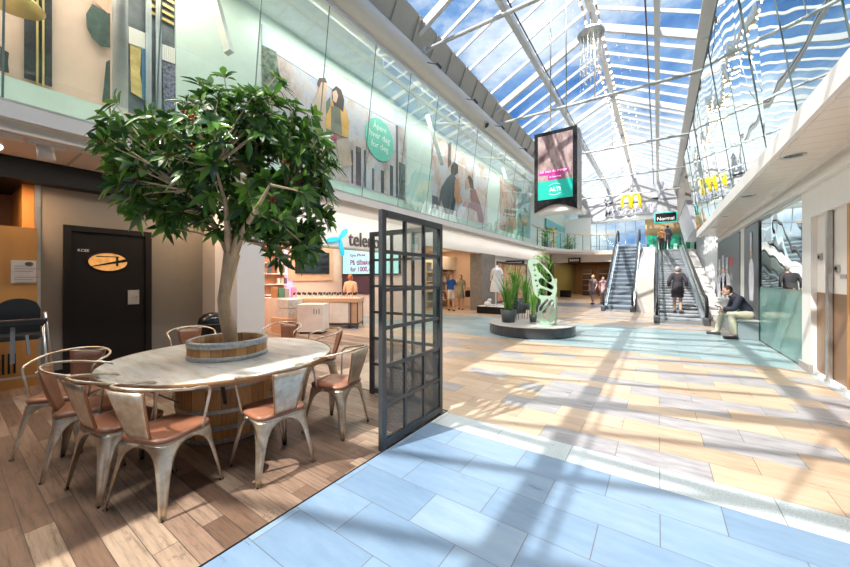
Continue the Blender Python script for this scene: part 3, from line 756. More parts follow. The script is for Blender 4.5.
# ============================================================ CHAIRS
def make_chair(lab):
    t = thing('armchair', lab, 'chair', (0, 0, 0), 0, 'metal armchairs around the barrel table')
    # seat pad: rounded square dome
    def rsq(h, rc, n=6):
        pts = []
        for q, (sx, sy) in enumerate(((1, 1), (-1, 1), (-1, -1), (1, -1))):
            for k in range(n+1):
                a = pi/2*q+pi/2*k/n; pts.append((sx*(h-rc)+rc*cos(a), sy*(h-rc)+rc*sin(a)))
        return pts
    mb = MB(); rings = [(.180, .452), (.202, .458), (.208, .472), (.202, .487), (.175, .495), (.10, .492), (.03, .489)]
    vs = []; m = 0
    for h, z in rings:
        ps = rsq(h, h*.45); m = len(ps); vs += [(x, y, z) for x, y in ps]
    fs = [(i*m+k, i*m+(k+1) % m, (i+1)*m+(k+1) % m, (i+1)*m+k) for i in range(len(rings)-1) for k in range(m)]
    fs += [tuple(range(m))[::-1], tuple(range((len(rings)-1)*m, len(rings)*m))]
    mb.add(vs, fs, True).build('seat', LEATHER, t, False)
    mb = MB(); ps = rsq(.192, .07); ps2 = rsq(.196, .07); m = len(ps)
    mb.add([(x, y, .456) for x, y in ps]+[(x, y, .425) for x, y in ps2]+[(x*.93, y*.93, .425) for x, y in ps], [(k, (k+1) % m, m+(k+1) % m, m+k) for k in range(m)]+[(m+k, m+(k+1) % m, 2*m+(k+1) % m, 2*m+k) for k in range(m)], True).build('seat_frame', CHM, t, False)
    # legs: pressed sheet wrapped round each corner
    zs = [.445, .43, .412, .39, .36, .32, .26, .18, .09, 0.]
    ws = [.190, .172, .132, .104, .083, .068, .057, .047, .037, .028]
    for sx, sy in ((1, 1), (-1, 1), (-1, -1), (1, -1)):
        vs = []; nc = 11
        for lay in (0, 1):
            for z, w in zip(zs, ws):
                h = .197+.052*(1-z/.445)**1.0
                rc = min(.055, w*.75)
                L = (w-rc)*2+rc*pi/2
                for k in range(nc):
                    s_ = L*k/(nc-1)
                    if s_ < w-rc: x, y, nx, ny = h, h-w+s_, 1, 0
                    elif s_ > L-(w-rc): x, y, nx, ny = h-rc-(s_-(w-rc)-rc*pi/2), h, 0, 1
                    else:
                        a = (s_-(w-rc))/rc; x, y, nx, ny = h-rc+rc*cos(a), h-rc+rc*sin(a), cos(a), sin(a)
                    ins = (.006 if lay else 0)
                    if .06 < z < .34 and k in (4, 5, 6): ins += .011 if k == 5 else .008
                    vs.append((sx*(x-nx*ins), sy*(y-ny*ins), z))
        nr = len(zs); o1 = nr*nc; fs = []
        for i in range(nr-1):
            for k in range(nc-1):
                q = (i*nc+k, i*nc+k+1, (i+1)*nc+k+1, (i+1)*nc+k); fs.append(q); fs.append(tuple(o1+j for j in q)[::-1])
        for i in range(nr-1):
            for k in (0, nc-1): fs.append((i*nc+k, (i+1)*nc+k, o1+(i+1)*nc+k, o1+i*nc+k))
        for k in range(nc-1):
            e = (nr-1)*nc; fs.append((e+k, e+k+1, o1+e+k+1, o1+e+k)); fs.append((k, k+1, o1+k+1, o1+k))
        lg = MB().add(vs, fs, True).build('leg', CHM, t, False)
        h = .249-.014
        MB().bbox((sx*h-.012, sy*h-.012, 0), (sx*h+.012, sy*h+.012, .012), .003).build('foot', RUBBER, lg, False)
    # hoop arms/back
    path = [(.210, -.085, .455), (.220, -.09, .52), (.250, -.108, .70), (.256, -.104, .74), (.262, -.075, .765), (.268, 0, .785)]
    arcp = []
    for k in range(0, 13):
        a = pi*k/12; arcp.append((.275*cos(a), .06+.235*sin(a), .792+.055*sin(a)))
    full = path+arcp+[(-x, y, z) for x, y, z in path[::-1]]
    MB().tube(full, .0102, 8).build('arm_hoop', CHM, t, False)
    # backrest sheet + pad
    def back(off, wk, m_, name, th, ztop=.825):
        rows = []; nz, nx = 7, 9
        for lay in (0, 1):
            for i in range(nz):
                f = i/(nz-1); z = .465+(ztop-.465)*f; w = (.085+.062*f)*wk; yb = .190+.108*f**.9
                for k in range(nx):
                    x = -w+2*w*k/(nx-1)
                    y = yb-.30*(x*x)*f*1.6+off+(th if lay else 0)
                    rows.append((x, y, z))
        o1 = nz*nx; fs = []
        for i in range(nz-1):
            for k in range(nx-1):
                q = (i*nx+k, i*nx+k+1, (i+1)*nx+k+1, (i+1)*nx+k); fs.append(q); fs.append(tuple(o1+j for j in q)[::-1])
        for i in range(nz-1):
            for k in (0, nx-1): fs.append((i*nx+k, (i+1)*nx+k, o1+(i+1)*nx+k, o1+i*nx+k))
        for k in range(nx-1):
            for e in (0, (nz-1)*nx): fs.append((e+k, e+k+1, o1+e+k+1, o1+e+k))
        return MB().add(rows, fs, True).build(name, m_, t, False), rows
    b_, _ = back(0, 1, CHM, 'backrest', .004)
    back(-.016, .97, LEATHER, 'back_pad', .014, .82)
    for sx in (-1, 1):
        MB().tube([(sx*(.085+.062*f), .190+.108*f**.9-.48*((.085+.062*f)**2)*f, .465+.36*f) for f in [k/6 for k in range(7)]], .006, 6).build('backrest_edge', mat('copper_edge', (.42, .24, .14), .35, .7), b_, False)
    return t
chairs = [  # x, y, outward angle, label
    ((-2.90, .95), -68, 'metal armchair nearest the camera, seat half in sunlight, back turned to us'),
    ((-3.38, .82), -80, 'metal armchair second from the front left, its back beside the nearest chair'),
    ((-3.95, .76), -112, 'metal armchair third from the front left, mostly behind its neighbour'),
    ((-4.54, .70), 140, 'metal armchair farthest left at the table, leather back pad facing us'),
    ((-2.645, 1.60), -4, 'metal armchair in front of the barrel with a bright pale steel back'),
    ((-2.76, 2.38), 14, 'metal armchair on the right side of the table beside the black screen'),
    ((-3.80, 2.97), 60, 'metal armchair behind the table on the right, only its back and arms showing'),
    ((-4.72, 2.98), 120, 'metal armchair behind the table in front of the white column'),
    ((-5.30, 2.02), 166, 'metal armchair behind the table left of the barrel planter'),
]
c0_ = make_chair(chairs[0][2])
for i, ((x, y), a, lab) in enumerate(chairs):
    rz = R(a-90)
    if i == 0: c0_.location = (x, y, 0); c0_.rotation_euler = (0, 0, rz)
    else: dup(c0_, (x, y, 0), rz, lab)

# ============================================================ TREE
tr = thing('indoor_tree', 'leafy indoor tree with pale trunk and red berries growing from the barrel', 'tree', TC+Vector((0, 0, .83)))
Rv = Vector((CT, ST, 0)); Fv = Vector((-ST, CT, 0))
def tp(px, py, dep=0.):       # around the trunk plane, depth offset dep
    d = 3.53+dep
    return Vector((0, 0, H))+Fv*d+Rv*((px-CX)/F*d)+Vector((0, 0, (HY-py)/F*d))
trunk = [tp(231, 350), tp(230, 334), tp(225, 315), tp(223.5, 300), tp(226, 285), tp(229, 270), tp(232, 254)]
fork = trunk[-1]
mb = MB(); mb.tube(trunk, [.072, .068, .060, .057, .058, .066, .078], 14, caps=False)
ends = []
arms = [((222, 238, 0), (208, 214, -.15), (185, 190, -.3)), ((236, 235, .1), (243, 208, .1), (248, 175, .15)), ((228, 238, -.1), (226, 205, -.35), (215, 165, -.5)),
        ((240, 240, 0), (262, 215, -.1), (288, 190, -.15)), ((236, 232, .2), (232, 195, .5), (220, 160, .8)), ((239, 236, .15), (262, 200, .45), (290, 165, .7)),
        ((226, 240, .1), (200, 210, .4), (165, 185, .6)), ((238, 238, -.15), (255, 212, -.5), (270, 185, -.8))]
segs = []
for A in arms:
    pts = [fork-Vector((0, 0, .05))]+[tp(*a) for a in A]
    mb.tube(pts, [.052, .034, .020, .009], 8, caps=False); segs.append(pts)
def inside(p):
    q = p-tp(222, 172); a = q.dot(Rv)/1.30; b = q.dot(Fv)/1.10; c = q.z/1.05
    return a*a+b*b+c*c
tips = []
cz = tp(232, 172)
rnd = random.Random(11)
LOBES = [((235, 168), (.98, .92, .80)), ((152, 148), (.50, .55, .50)), ((292, 212), (.52, .60, .58)), ((255, 118), (.72, .65, .48)), ((165, 195), (.42, .55, .45)), ((310, 160), (.38, .45, .45))]
tries = 0
while len(tips) < 360 and tries < 60000:
    tries += 1
    (lx, ly), (ra, rb, rc) = LOBES[rnd.choice((0, 0, 0, 1, 2, 2, 3, 3, 4, 5))]
    d_ = Vector((rnd.gauss(0, 1), rnd.gauss(0, 1), rnd.gauss(0, 1))).normalized(); q_ = rnd.uniform(.5, 1.)
    q_ *= .90+.22*noise.noise(d_*2.1+Vector((lx*.1, 1, 7)))
    p = tp(lx, ly)+Rv*d_.x*ra*q_+Fv*d_.y*rb*q_+Vector((0, 0, d_.z*rc*q_))
    rel = p-tp(232, 250); h_ = Vector((rel.x, rel.y, 0)).length
    if rel.z < .12 and h_ < .42: continue
    if any((p-t).length < .105 for t in tips): continue
    tips.append(p)
allb = [q for s_ in segs for q in s_[1:]]
for t_ in tips[:]:
    near = min(allb, key=lambda q: (q-t_).length+max(0, q.z-t_.z)*.5)
    mid = (near+t_)/2+Vector((rnd.uniform(-.05, .05), rnd.uniform(-.05, .05), rnd.uniform(-.02, .06)))
    mb.tube([near, mid, t_], [.012, .008, .004], 5, caps=False)
mb.build('trunk', BARK, tr)
def leaf_geo(mb, base, d, up, L, W, fold=.25, droop=.25):
    d = d.normalized(); s_ = d.cross(up); 
    if s_.length < .01: s_ = d.cross(Vector((1, 0, 0)))
    s_.normalize(); n_ = s_.cross(d).normalized()
    prof = [(0, .08), (.15, .40), (.38, .92), (.6, .95), (.82, .55), (1., .02)]
    vs = []
    for f, w in prof:
        c = base+d*L*f-Vector((0, 0, 1))*droop*L*f*f
        hw = W*w/2; vs += [c-s_*hw+n_*hw*fold*2, c, c+s_*hw+n_*hw*fold*2]
    fs = []
    for i in range(len(prof)-1):
        a = i*3; fs += [(a, a+1, a+4, a+3), (a+1, a+2, a+5, a+4)]
    mb.add(vs, fs, True)
mb = MB(); bb = MB()
for t_ in tips:
    out = (t_-cz); out.z = out.z*.8+.05; out.normalize()
    n = rnd.randint(8, 12)
    ax = (out+Vector((rnd.uniform(-.5, .5), rnd.uniform(-.5, .5), rnd.uniform(-.1, .6)))).normalized()
    x = ax.orthogonal().normalized(); y = ax.cross(x)
    ph = rnd.uniform(0, 6)
    for k in range(n):
        a = ph+2*pi*k/n+rnd.uniform(-.2, .2)
        el = rnd.uniform(.15, .75)
        d = (x*cos(a)+y*sin(a))*cos(el)+ax*sin(el)
        leaf_geo(mb, t_-ax*rnd.uniform(0, .05), d, ax, rnd.uniform(.12, .20), rnd.uniform(.048, .068), rnd.uniform(.08, .25), rnd.uniform(.1, .45))
    nb_ = min(allb, key=lambda q: (q-t_).length)
    for q in range(4):
        c = t_.lerp(nb_, rnd.uniform(.12, .4)); d = Vector((rnd.uniform(-1, 1), rnd.uniform(-1, 1), rnd.uniform(-.4, .6)))
        leaf_geo(mb, c, d, ax, rnd.uniform(.11, .18), rnd.uniform(.045, .065), .15, .3)
    if rnd.random() < .16:
        for q in range(6): bb.ball(t_+Vector((rnd.uniform(-.03, .03), rnd.uniform(-.03, .03), rnd.uniform(-.03, .03))), .012, 6, 4)
mb.build('foliage', LEAF, tr)
bb.build('berries', mat('red_berry', (.42, .06, .035), .35), tr)['kind'] = 'stuff'

# ============================================================ BLACK METAL SCREENS
def screen(lab, a, b, cols):
    """a,b: (x,y) ground ends"""
    A, Bv = Vector((*a, 0)), Vector((*b, 0)); u = (Bv-A); L = u.length; u.normalize(); nrm = Vector((u.y, -u.x, 0))
    t = thing('metal_screen', lab, 'screen', A)
    Z = 2.165; z0 = .02
    def seg(p0, q0, p1, q1, w, dp): return MB().beam(u*p0+Vector((0, 0, q0)), u*p1+Vector((0, 0, q1)), w, dp, up=nrm)
    for s_ in (0.03, L-.03): seg(s_, 0, s_, Z, .058, .045).build('post', DKFR, t, False)
    for q in (z0+.035, Z-.03): seg(.06, q, L-.06, q, .06, .05).build('rail', DKFR, t, False)
    xs = [.03+(L-.06)*k/cols for k in range(cols+1)]; zs = [z0+.035+(Z-z0-.065)*k/6 for k in range(7)]
    for x in xs[1:-1]: seg(x, z0, x, Z-.05, .032, .03).build('mullion', DKFR, t, False)
    for z in zs[1:-1]: seg(.05, z, L-.05, z, .034, .031).build('crossbar', DKFR, t, False)
    for i in range(cols):
        for j in range(6):
            x0, x1, q0, q1 = xs[i]+.02, xs[i+1]-.02, zs[j]+.02, zs[j+1]-.02
            if j >= 2:
                c = [u*x0+Vector((0, 0, q0)), u*x1+Vector((0, 0, q0)), u*x1+Vector((0, 0, q1)), u*x0+Vector((0, 0, q1))]
                MB().add(c, [(0, 1, 2, 3)]).build('glass_pane', GPANE, t, False)
            else:
                mb = MB(); W, Hh = x1-x0, q1-q0; st = .034
                for sg in (1, -1):
                    k = -int(Hh*.5/st)-12
                    while k*st < W+Hh:
                        # line x = k*st + sg*slope*z ; diamonds wider than tall
                        pts = []
                        c0v = k*st
                        z_a, z_b = 0., Hh
                        def X(z): return c0v+sg*1.6*z if sg > 0 else c0v-1.6*z
                        # clip
                        if sg > 0:
                            za = max(0, (0-c0v)/1.6); zb = min(Hh, (W-c0v)/1.6)
                        else:
                            za = max(0, (c0v-W)/1.6); zb = min(Hh, c0v/1.6)
                        if zb-za > .01:
                            mb.beam(u*(x0+X(za))+Vector((0, 0, q0+za)), u*(x0+X(zb))+Vector((0, 0, q0+zb)), .0045, .006, up=nrm)
                        k += 1
                mb.build('mesh_panel', DKFR, t, False)
    return t
screen('black metal grid screen with glass and mesh panels standing by the tile edge', (-2.045, 2.26), (-2.06, 3.31), 3)
screen('black metal grid screen set crosswise behind the nearer one', (-3.20, 3.34), (-2.15, 3.39), 3)

# ============================================================ PHONE SHOP (left middle)
struct('wall_left', B((-11.2, 3.35, 0), (-11, 9.9, 3.4)), PINKW)
struct('wall_left', B((-11, 9.8, 0), (-6.9, 9.95, 3.4)), mat('shop_side_wall', (.66, .58, .54), .6))
struct('wall_left', B((-11, 3.35, 0), (-7.15, 3.45, 3.4)), PINKW)
bh = struct('trim_12', MB().box((-7.75, 3.64, 2.44), (-7.45, 9.8, 3.4)), mat('white_bulkhead', (.80, .78, .75), .4, var=.01))
struct('trim_13', MB().box((-7.76, 3.64, 2.40), (-7.43, 9.8, 2.44)), GREYP)
sg = thing('shop_sign', 'phone shop sign with blue propeller logo and dark grey lettering', 'sign', (-7.44, 6.5, 2.5))
CY = mat('cyan_sign', (.03, .55, .80), .35, emit=.5, var=.02)
lc = onX(341.5, 239.5, -7.40)
def petal(cy_, cz_, ang, L, W):
    pts = []
    for k in range(20):
        t = 2*pi*k/20; x = L/2+L/2*cos(t); y = W/2*sin(t)*(.6+.4*(x/L))
        pts.append((cy_+x*cos(ang)-y*sin(ang), cz_+x*sin(ang)+y*cos(ang)))
    return pts
for an, L, W in ((R(192), .46, .17), (R(48), .40, .17), (R(-78), .50, .15)):
    MB().prism(petal(lc.y-.05, lc.z+.02, an, L, W), 'x', -7.44, -7.38).build('logo_petal', CY, sg)
pa = onX(349.5, 250, -7.40)
text('telenor', .6, (-7.44, onX(349, 240, -7.42).y, 2.50), '+x', mat('dark_grey_letter', (.11, .09, .10), .4), sg, width=onX(384, 240, -7.42).y-onX(349, 240, -7.42).y, height=.42, ext=.03, bold=.002)

tv = thing('television', 'dark wall mounted television in a wood niche of the phone shop', 'television', (-10.9, 8.2, 1.7))
B((-10.998, 7.2, 1.45), (-10.93, 9.25, 2.75)).build('niche_panel', LWOOD, tv)
B((-10.93, 7.48, 1.72), (-10.87, 9.0, 2.56), bev=.008).build('bezel', BLK, tv)
B((-10.871, 7.52, 1.76), (-10.866, 8.96, 2.52)).build('display', mat('tv_black', (.012, .012, .014), .08), tv)
ad = thing('advert_screen', 'lit pale blue advertising screen inside the phone shop', 'screen', (-10, 9.75, 1.7))
a = onY(343, 249, 9.74); b = onY(400, 274.5, 9.74)
B((a.x, 9.70, b.z), (b.x, 9.79, a.z)).build('bezel', BLK, ad)
B((a.x+.04, 9.69, b.z+.04), (b.x-.04, 9.70, a.z-.04)).build('display', mat('ice_blue_screen', (.28, .68, .74), .3, emit=.55, var=.02), ad)
PUR = mat('purple_ink', (.22, .04, .22), .5)
for i, (s_, w) in enumerate((('Kjøp iPhone', .85), ('På tilbake', 1.15), ('for 1000,-', 1.1))):
    text(s_, .2, (a.x+.5, 9.686, a.z-.40-.30*i), '-y', PUR, ad, width=w, ext=.002, bold=.006)
B((-10.99, 9.76, .9), (-9.4, 9.795, 3.2)).build('dark_panel', mat('aubergine_panel', (.06, .03, .05), .5), ad)
# side shelf with boxes on pink-lit wall
sh = thing('shelf_unit', 'small lit shelf of phone cases beside the white column', 'shelf', (-10.9, 5.9, 0))
a = onX(277, 250, -10.9); b = onX(285, 250, -10.9)
MB().box((-11, a.y-.5, .3), (-10.95, b.y, 2.8)).build('back_panel', mat('brown_back', (.45, .20, .10), .5), sh)
for k in range(6): MB().box((-10.95, a.y-.5, .6+.36*k), (-10.7, b.y, .63+.36*k)).build('shelf', W_, sh)
rr = random.Random(3)
for k in range(5):
    for q in range(3):
        y = a.y+.02+q*.13; z = .63+.36*k
        o = MB().bbox((-10.88, y-.045, z), (-10.80, y+.045, z+.2), .006).build('product_box', mat('pk%d' % ((k+q) % 3), [(.7, .5, .4), (.15, .1, .1), (.8, .76, .7)][(k+q) % 3], .5))
        tag(o, 'small product box on the lit shelf beside the white column', 'box', 'product boxes on the lit shelf')
pl = thing('light_panel', 'glowing violet strip left of the television', 'light', (-10.95, 6.7, .5))
a = onX(287, 250, -10.97); b = onX(292, 250, -10.97)
B((-11, a.y, .5), (-10.96, b.y, 2.75)).build('light_strip', mat('violet_glow', (.62, .35, 1.), .5, emit=1.1), pl)

# counter: faces camera diagonally
ang = R(34)
ct = thing('sales_counter', 'light wood phone shop counter with white doors', 'counter', (-8.45, 6.75, 0), ang)
MB().bbox((-1.1, -.02, .80), (1.1, .85, .93), .01).build('countertop', LWOOD, ct, False)
MB().box((-1.06, .03, .16), (1.06, .8, .80)).build('body', LWOOD, ct, False)
for k in range(3):
    x = -1.04+.62*k
    MB().box((x, -.015, .18), (x+.57, .03, .78)).build('cabinet_door', mat('cream_door', (.90, .84, .78), .4), ct, False)
mb = MB()
for x in (.85, 1.06):
    for y in (.0, .8): mb.box((x-.015, y-.015, 0), (x+.015, y+.015, .80))
mb.box((.85, -.01, .05), (1.06, .01, .08)).box((.85, .79, .05), (1.06, .81, .08)).box((-1, .05, .1), (1.06, .78, .16)).box((-.3, .1, 0), (-.2, .2, .1)).build('base_frame', DKFR, ct, False)
ph0 = None
for k in range(24):
    r_, c_ = divmod(k, 12)
    lx, ly = -.95+c_*.17, .15+r_*.3
    wx = -8.45+lx*cos(ang)-ly*sin(ang); wy = 6.75+lx*sin(ang)+ly*cos(ang)
    if ph0 is None:
        ph0 = thing('display_phone', 'small phone on a display stand on the shop counter', 'phone', (wx, wy, .93), ang, 'phones on the counter')
        MB().lathe([(0, 0), (.03, 0), (.03, .01), (.012, .015), (.012, .09), (0, .09)], n=10).build('stand', W_, ph0, False)
        MB().bbox((-.035, -.015, .085), (.035, .0, .175), .004, Matrix.Rotation(R(-35), 3, 'X'), (0, 0, .1)).build('handset', BLK, ph0, False)
    else: dup(ph0, (wx, wy, .93), ang+rr.uniform(-.3, .3))
kb = thing('display_box', 'white square display box with printed side in the phone shop', 'display plinth', (-7.55, 5.05, 0), R(34.6))
kp = onZ(310, 334, 0); kb.location = (kp.x, kp.y, 0)
MB().bbox((-.36, 0, .05), (.36, .6, .82), .01).build('body', mat('white_laminate', (.84, .80, .77), .35), kb, False)
mb = MB()
for k in range(3): mb.box((.10+.07*k, -.004, .55), (.12+.07*k, 0, .70-.03*(k % 2)))
mb.build('print', mat('grey_ink2', (.15, .15, .17), .5), kb, False)
MB().box((-.3, .05, 0), (.3, .5, .05)).build('plinth', BLK, kb, False)
# stacked white storage boxes
kx = onZ(280, 333, 0)
for k in range(2):
    lab = ('white patterned box at the bottom of the two-box stack', 'white patterned box on top of the two-box stack')[k]
    o = MB().bbox((kx.x-.35, kx.y+.1, .42+.27*k), (kx.x+.25, kx.y+.55, .675+.27*k), .01).build('storage_box', mat('dotted_white', (.80, .80, .78), .5, var=.25, scale=30)); tag(o, lab, 'box')
o = MB().bbox((kx.x-.45, kx.y+.0, 0), (kx.x+.33, kx.y+.65, .42), .01).build('display_table', LWOOD); tag(o, 'low wooden display block carrying two white boxes', 'display table')
o = tag(MB().lathe([(0, 0), (.13, 0), (.15, .34), (.14, .34), (.12, .02), (0, .02)], (kx.x+.75, kx.y+.55, 0), 18).build('waste_basket', mat('pink_plastic', (.80, .30, .62), .4)), 'small pink basket between the boxes and the white plinth', 'basket')
bx = onX(285.5, 300, -9.9)
for k, (dy, c, hh, lab) in enumerate(((0, (.48, .22, .10), .34, 'brown upright package on the shelf left of the counter'), (.22, (.10, .30, .20), .30, 'green upright package left of the counter'), (.42, (.42, .40, .36), .28, 'grey upright package left of the counter'), (.68, (.85, .36, .62), .32, 'pink upright package left of the counter'))):
    o = MB().bbox((-9.95, 5.95+dy, .93), (-9.85, 6.12+dy, .93+hh), .006).build('package', mat('pkg%d' % k, c, .5)); tag(o, lab, 'package')
o = tag(MB().box((-10.4, 5.8, .0), (-9.82, 6.9, .93)).build('side_counter', PINKW), 'pale side counter under the upright packages', 'counter')

nq = onX(269.5, 268, -6.295)
o = B((-6.3, nq.y-.05, nq.z-.11), (-6.293, nq.y+.05, nq.z+.11)).build('notice', mat('grey_notice', (.50, .50, .50), .5, var=.3, scale=60)); tag(o, 'small grey notice on the white column', 'notice')
# security cam dome on bulkhead
cm = thing('dome_camera', 'small black dome camera under the soffit above the shop sign', 'camera', (-6.9, 5.5, 3.3))
q = onZ(331, 207, 3.33)
MB().ball((q.x, q.y, 3.32), (.07, .07, .08), 12, 8).build('dome', mat('black_gloss', (.014, .014, .016), .2), cm)
MB().lathe([(.08, 0), (.08, .05)], (q.x, q.y, 3.35), 14).build('mount', W_, cm)

# ============================================================ CLOTHES SHOP (beyond)
struct('trim_14', MB().box((-7.1, 9.95, 2.72), (-6.9, 27, 3.4)), mat('white_bulkhead', (.80, .78, .75), .4, var=.01))
struct('wall_left', B((-11.9, 9.95, 0), (-11.7, 17.2, 3.4)), PINKW)
struct('wall_left', B((-11.7, 16.6, 0), (-7.1, 16.75, 3.4)), PINKW)
struct('ceiling', B((-11.7, 9.95, 3.0), (-7.1, 16.6, 3.05)), mat('shop_ceiling', (.70, .60, .52), .5))
pil = struct('wall_left', B((-7.5, 14.72, 0), (-6.88, 16.3, 2.73)), mat('stone_pillar', (.26, .235, .21), .6, var=.12)); pil['label'] = 'grey brown pillar between the shops'
# shelving walls with clothes
def shop_shelf(lab, X, ya, yb, seed, warm):
    t = thing('clothes_shelf', lab, 'shelf', (X, (ya+yb)/2, 0)); r_ = random.Random(seed)
    B((X, ya, 0), (X+.04, yb, 2.6)).build('back_panel', warm, t)
    for k in range(5): B((X+.04, ya, .35+.5*k), (X+.42, yb, .38+.5*k)).build('shelf', W_, t)
    cols = [(.75, .6, .45), (.12, .10, .10), (.35, .10, .08), (.70, .66, .62), (.2, .26, .34), (.62, .40, .20)]
    for k in range(4):
        y = ya+.08
        while y < yb-.3:
            w = r_.uniform(.18, .34); h = r_.uniform(.12, .38); c = r_.choice(range(6))
            o = MB().bbox((X+.08, y, .38+.5*k), (X+.38, y+w, .38+.5*k+h), .02).build('folded_garment', mat('cloth%d' % c, cols[c], .8)); tag(o, 'folded garments stacked on '+lab.split(' with ')[0], 'clothes', 'garments on '+lab.split(' with ')[0])
            y += w+r_.uniform(.03, .2)
    return t
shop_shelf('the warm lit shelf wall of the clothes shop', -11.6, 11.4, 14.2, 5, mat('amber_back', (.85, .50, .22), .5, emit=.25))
shop_shelf('the pale shelf wall right of the clothes shop', -9.9, 14.4, 16.5, 8, mat('cream_back', (.70, .60, .50), .5))
struct('trim_15', B((-9.4, 14.2, 2.0), (-9.3, 16.6, 2.7)), W_)
tbx = thing('display_table', 'clothes table with folded garments inside the clothes shop', 'table', (-9.6, 12.6, 0))
MB().bbox((-10.1, 12.0, .78), (-9.2, 13.3, .83), .01).build('table_top', LWOOD, tbx)
for x in (-10.05, -9.27):
    for y in (12.06, 13.22): MB().box((x, y, 0), (x+.05, y+.05, .78)).build('leg', DKFR, tbx)
# window display past the pillar
struct('wall_left', B((-7.2, 16.3, 0), (-7.1, 27, 2.72)), mat('white_bulkhead', (.80, .78, .75), .4, var=.01))
a = onX(497, 270, -7.09).y; b = onX(526, 270, -7.09).y
sw = thing('shop_window', 'shop window with orange floral picture behind the plants', 'shop window', (-7.09, (a+b)/2, 0))
B((-7.1, a, .3), (-7.08, b, 2.35)).build('picture', postbg('orange_floral', [(.3, (.12, .14, .10)), (.45, (.78, .30, .14)), (.55, (.85, .62, .42)), (.7, (.80, .78, .74))], 2.5), sw)
MB().box((-7.1, a-.05, 2.35), (-7.04, b+.05, 2.45)).box((-7.1, a-.05, .2), (-7.04, b+.05, .3)).box((-7.1, a-.05, .3), (-7.04, a, 2.35)).box((-7.1, b, .3), (-7.04, b+.05, 2.35)).build('frame', DKFR, sw)
ss = thing('hanging_sign', 'small dark sign sticking out above the shop window', 'sign', (-6.8, 18.2, 2.5))
pp = onX(511, 262.5, -6.75)
B((-7.05, pp.y-.05, pp.z-.10), (-6.0, pp.y+.0, pp.z+.10)).build('board', BLK, ss)
text('kremmerhuset', .12, (-7.0, pp.y-.055, pp.z-.05), '-y', W_, ss, width=.9, ext=.002)
# mannequin with white dress on podium
mp = onZ(497, 313, 0)
pod = thing('display_podium', 'low black podium under the white dress mannequin', 'podium', (mp.x, mp.y, 0))
MB().bbox((-.75, -.5, 0), (.9, .9, .30), .02).build('body', BLK, pod, False)
MB().bbox((-.72, -.47, .30), (.87, .87, .315), .005).build('top_board', W_, pod, False)
mq = thing('mannequin', 'headless mannequin in a white dress on the black podium', 'mannequin', (mp.x-.05, mp.y+.1, .315))
MB().lathe([(0, 0), (.2, 0), (.2, .02), (0, .02)], n=20).tube([(0, 0, .02), (0, 0, .75)], .02, 8).build('stand', ALU, mq, False)
MB().lathe([(.30, .62), (.29, .8), (.24, 1.1), (.17, 1.28), (.20, 1.45), (.22, 1.58), (.15, 1.68), (.055, 1.72), (.05, 1.8), (0, 1.81)], n=24).build('dress', mat('white_cloth', (.84, .82, .86), .8, var=.05), mq, False)
for s_ in (-1, 1): MB().tube([(s_*.19, 0, 1.62), (s_*.26, .0, 1.38), (s_*.27, -.04, 1.12)], [.05, .045, .03], 8).build('sleeve', mat('white_cloth', (.84, .82, .86), .8), mq, False)
for k, (dx, dy, lab) in enumerate(((.45, -.05, 'white folded textile bundle right of the mannequin'), (-.35, -.2, 'white shoe bag left of the mannequin'))):
    o = MB().ball((mp.x+dx, mp.y+dy, .315+.11), (.16, .14, .11), 12, 8).ball((mp.x+dx+.08, mp.y+dy, .315+.26), (.10, .09, .07), 10, 6).build('textile_bundle', mat('white_cloth', (.84, .82, .86), .8)); tag(o, lab, 'textile')

# ============================================================ PASSAGE UNDER THE BRIDGE, BRIDGE RAILING
struct('wall_back', B((-14, 36.8, 0), (-2.35, 37, 3.4)), mat('amber_wall', (.50, .32, .18), .5))
struct('ceiling', B((-7.0, 28.2, 2.95), (-2.3, 36.8, 3.0)), mat('dark_wood_ceiling', (.22, .12, .07), .5))
struct('trim_16', MB().box((-7.05, 28.0, 2.75), (-2.35, 28.2, 3.4)), W_)
struct('wall_left', B((-7.1, 28.2, 0), (-6.9, 36.8, 2.95)), mat('green_tint_wall', (.34, .36, .16), .3))
struct('wall_right', B((-2.45, 24.9, 0), (-2.3, 36.8, 3.4)), mat('passage_wall', (.42, .30, .20), .5))
pb = onZ(565, 297, 0)
tag(MB().bbox((pb.x-.35, pb.y-.2, 0), (pb.x+.4, pb.y+.4, .55), .02).build('planter_box', BLK), 'black planter box at the mouth of the passage', 'planter')
for k, x in enumerate((-5.2, -3.9)):
    kk = thing('shop_shelf', ('dark tall shelf in the passage, left one', 'dark tall shelf in the passage, right one')[k], 'shelf', (x, 33, 0))
    MB().box((x-.4, 33, 0), (x+.4, 33.4, 2.3)).build('case', mat('dark_shelf2', (.05, .035, .03), .6), kk)
    for q in range(4): MB().box((x-.36, 32.98, .4+.5*q), (x+.36, 33.0, .43+.5*q)).build('shelf_edge', LWOOD, kk)
es = thing('hanging_sign', 'black hanging sign with white pictograms over the passage', 'sign', (-4.6, 27.5, 2.9))
a = onY(568, 258, 27.7); b = onY(580.5, 262.5, 27.7)
B((a.x, 27.7, b.z), (b.x, 27.76, a.z)).build('board', BLK, es)
mb = MB()
for k in range(5):
    x = a.x+.12+k*(b.x-a.x-.2)/5; mb.box((x, 27.69, b.z+.1), (x+.1, 27.7, a.z-.1))
mb.build('pictograms', W_, es)
rl = thing('balustrade', 'low glass balustrade with wooden handrail on the far bridge', 'balustrade', (-6.1, 21, 3.58))
edge2 = [(-6.1, 18.3), (-6.1, 21.)]+[(x+.05, y-.05) for x, y in arc[1:13]]+[(-2.4, 27.85)]
pts = [Vector((x, y, 4.66)) for x, y in edge2]
MB().tube(pts, .035, 8).build('handrail', mat('honey_wood', (.62, .42, .20), .4), rl)
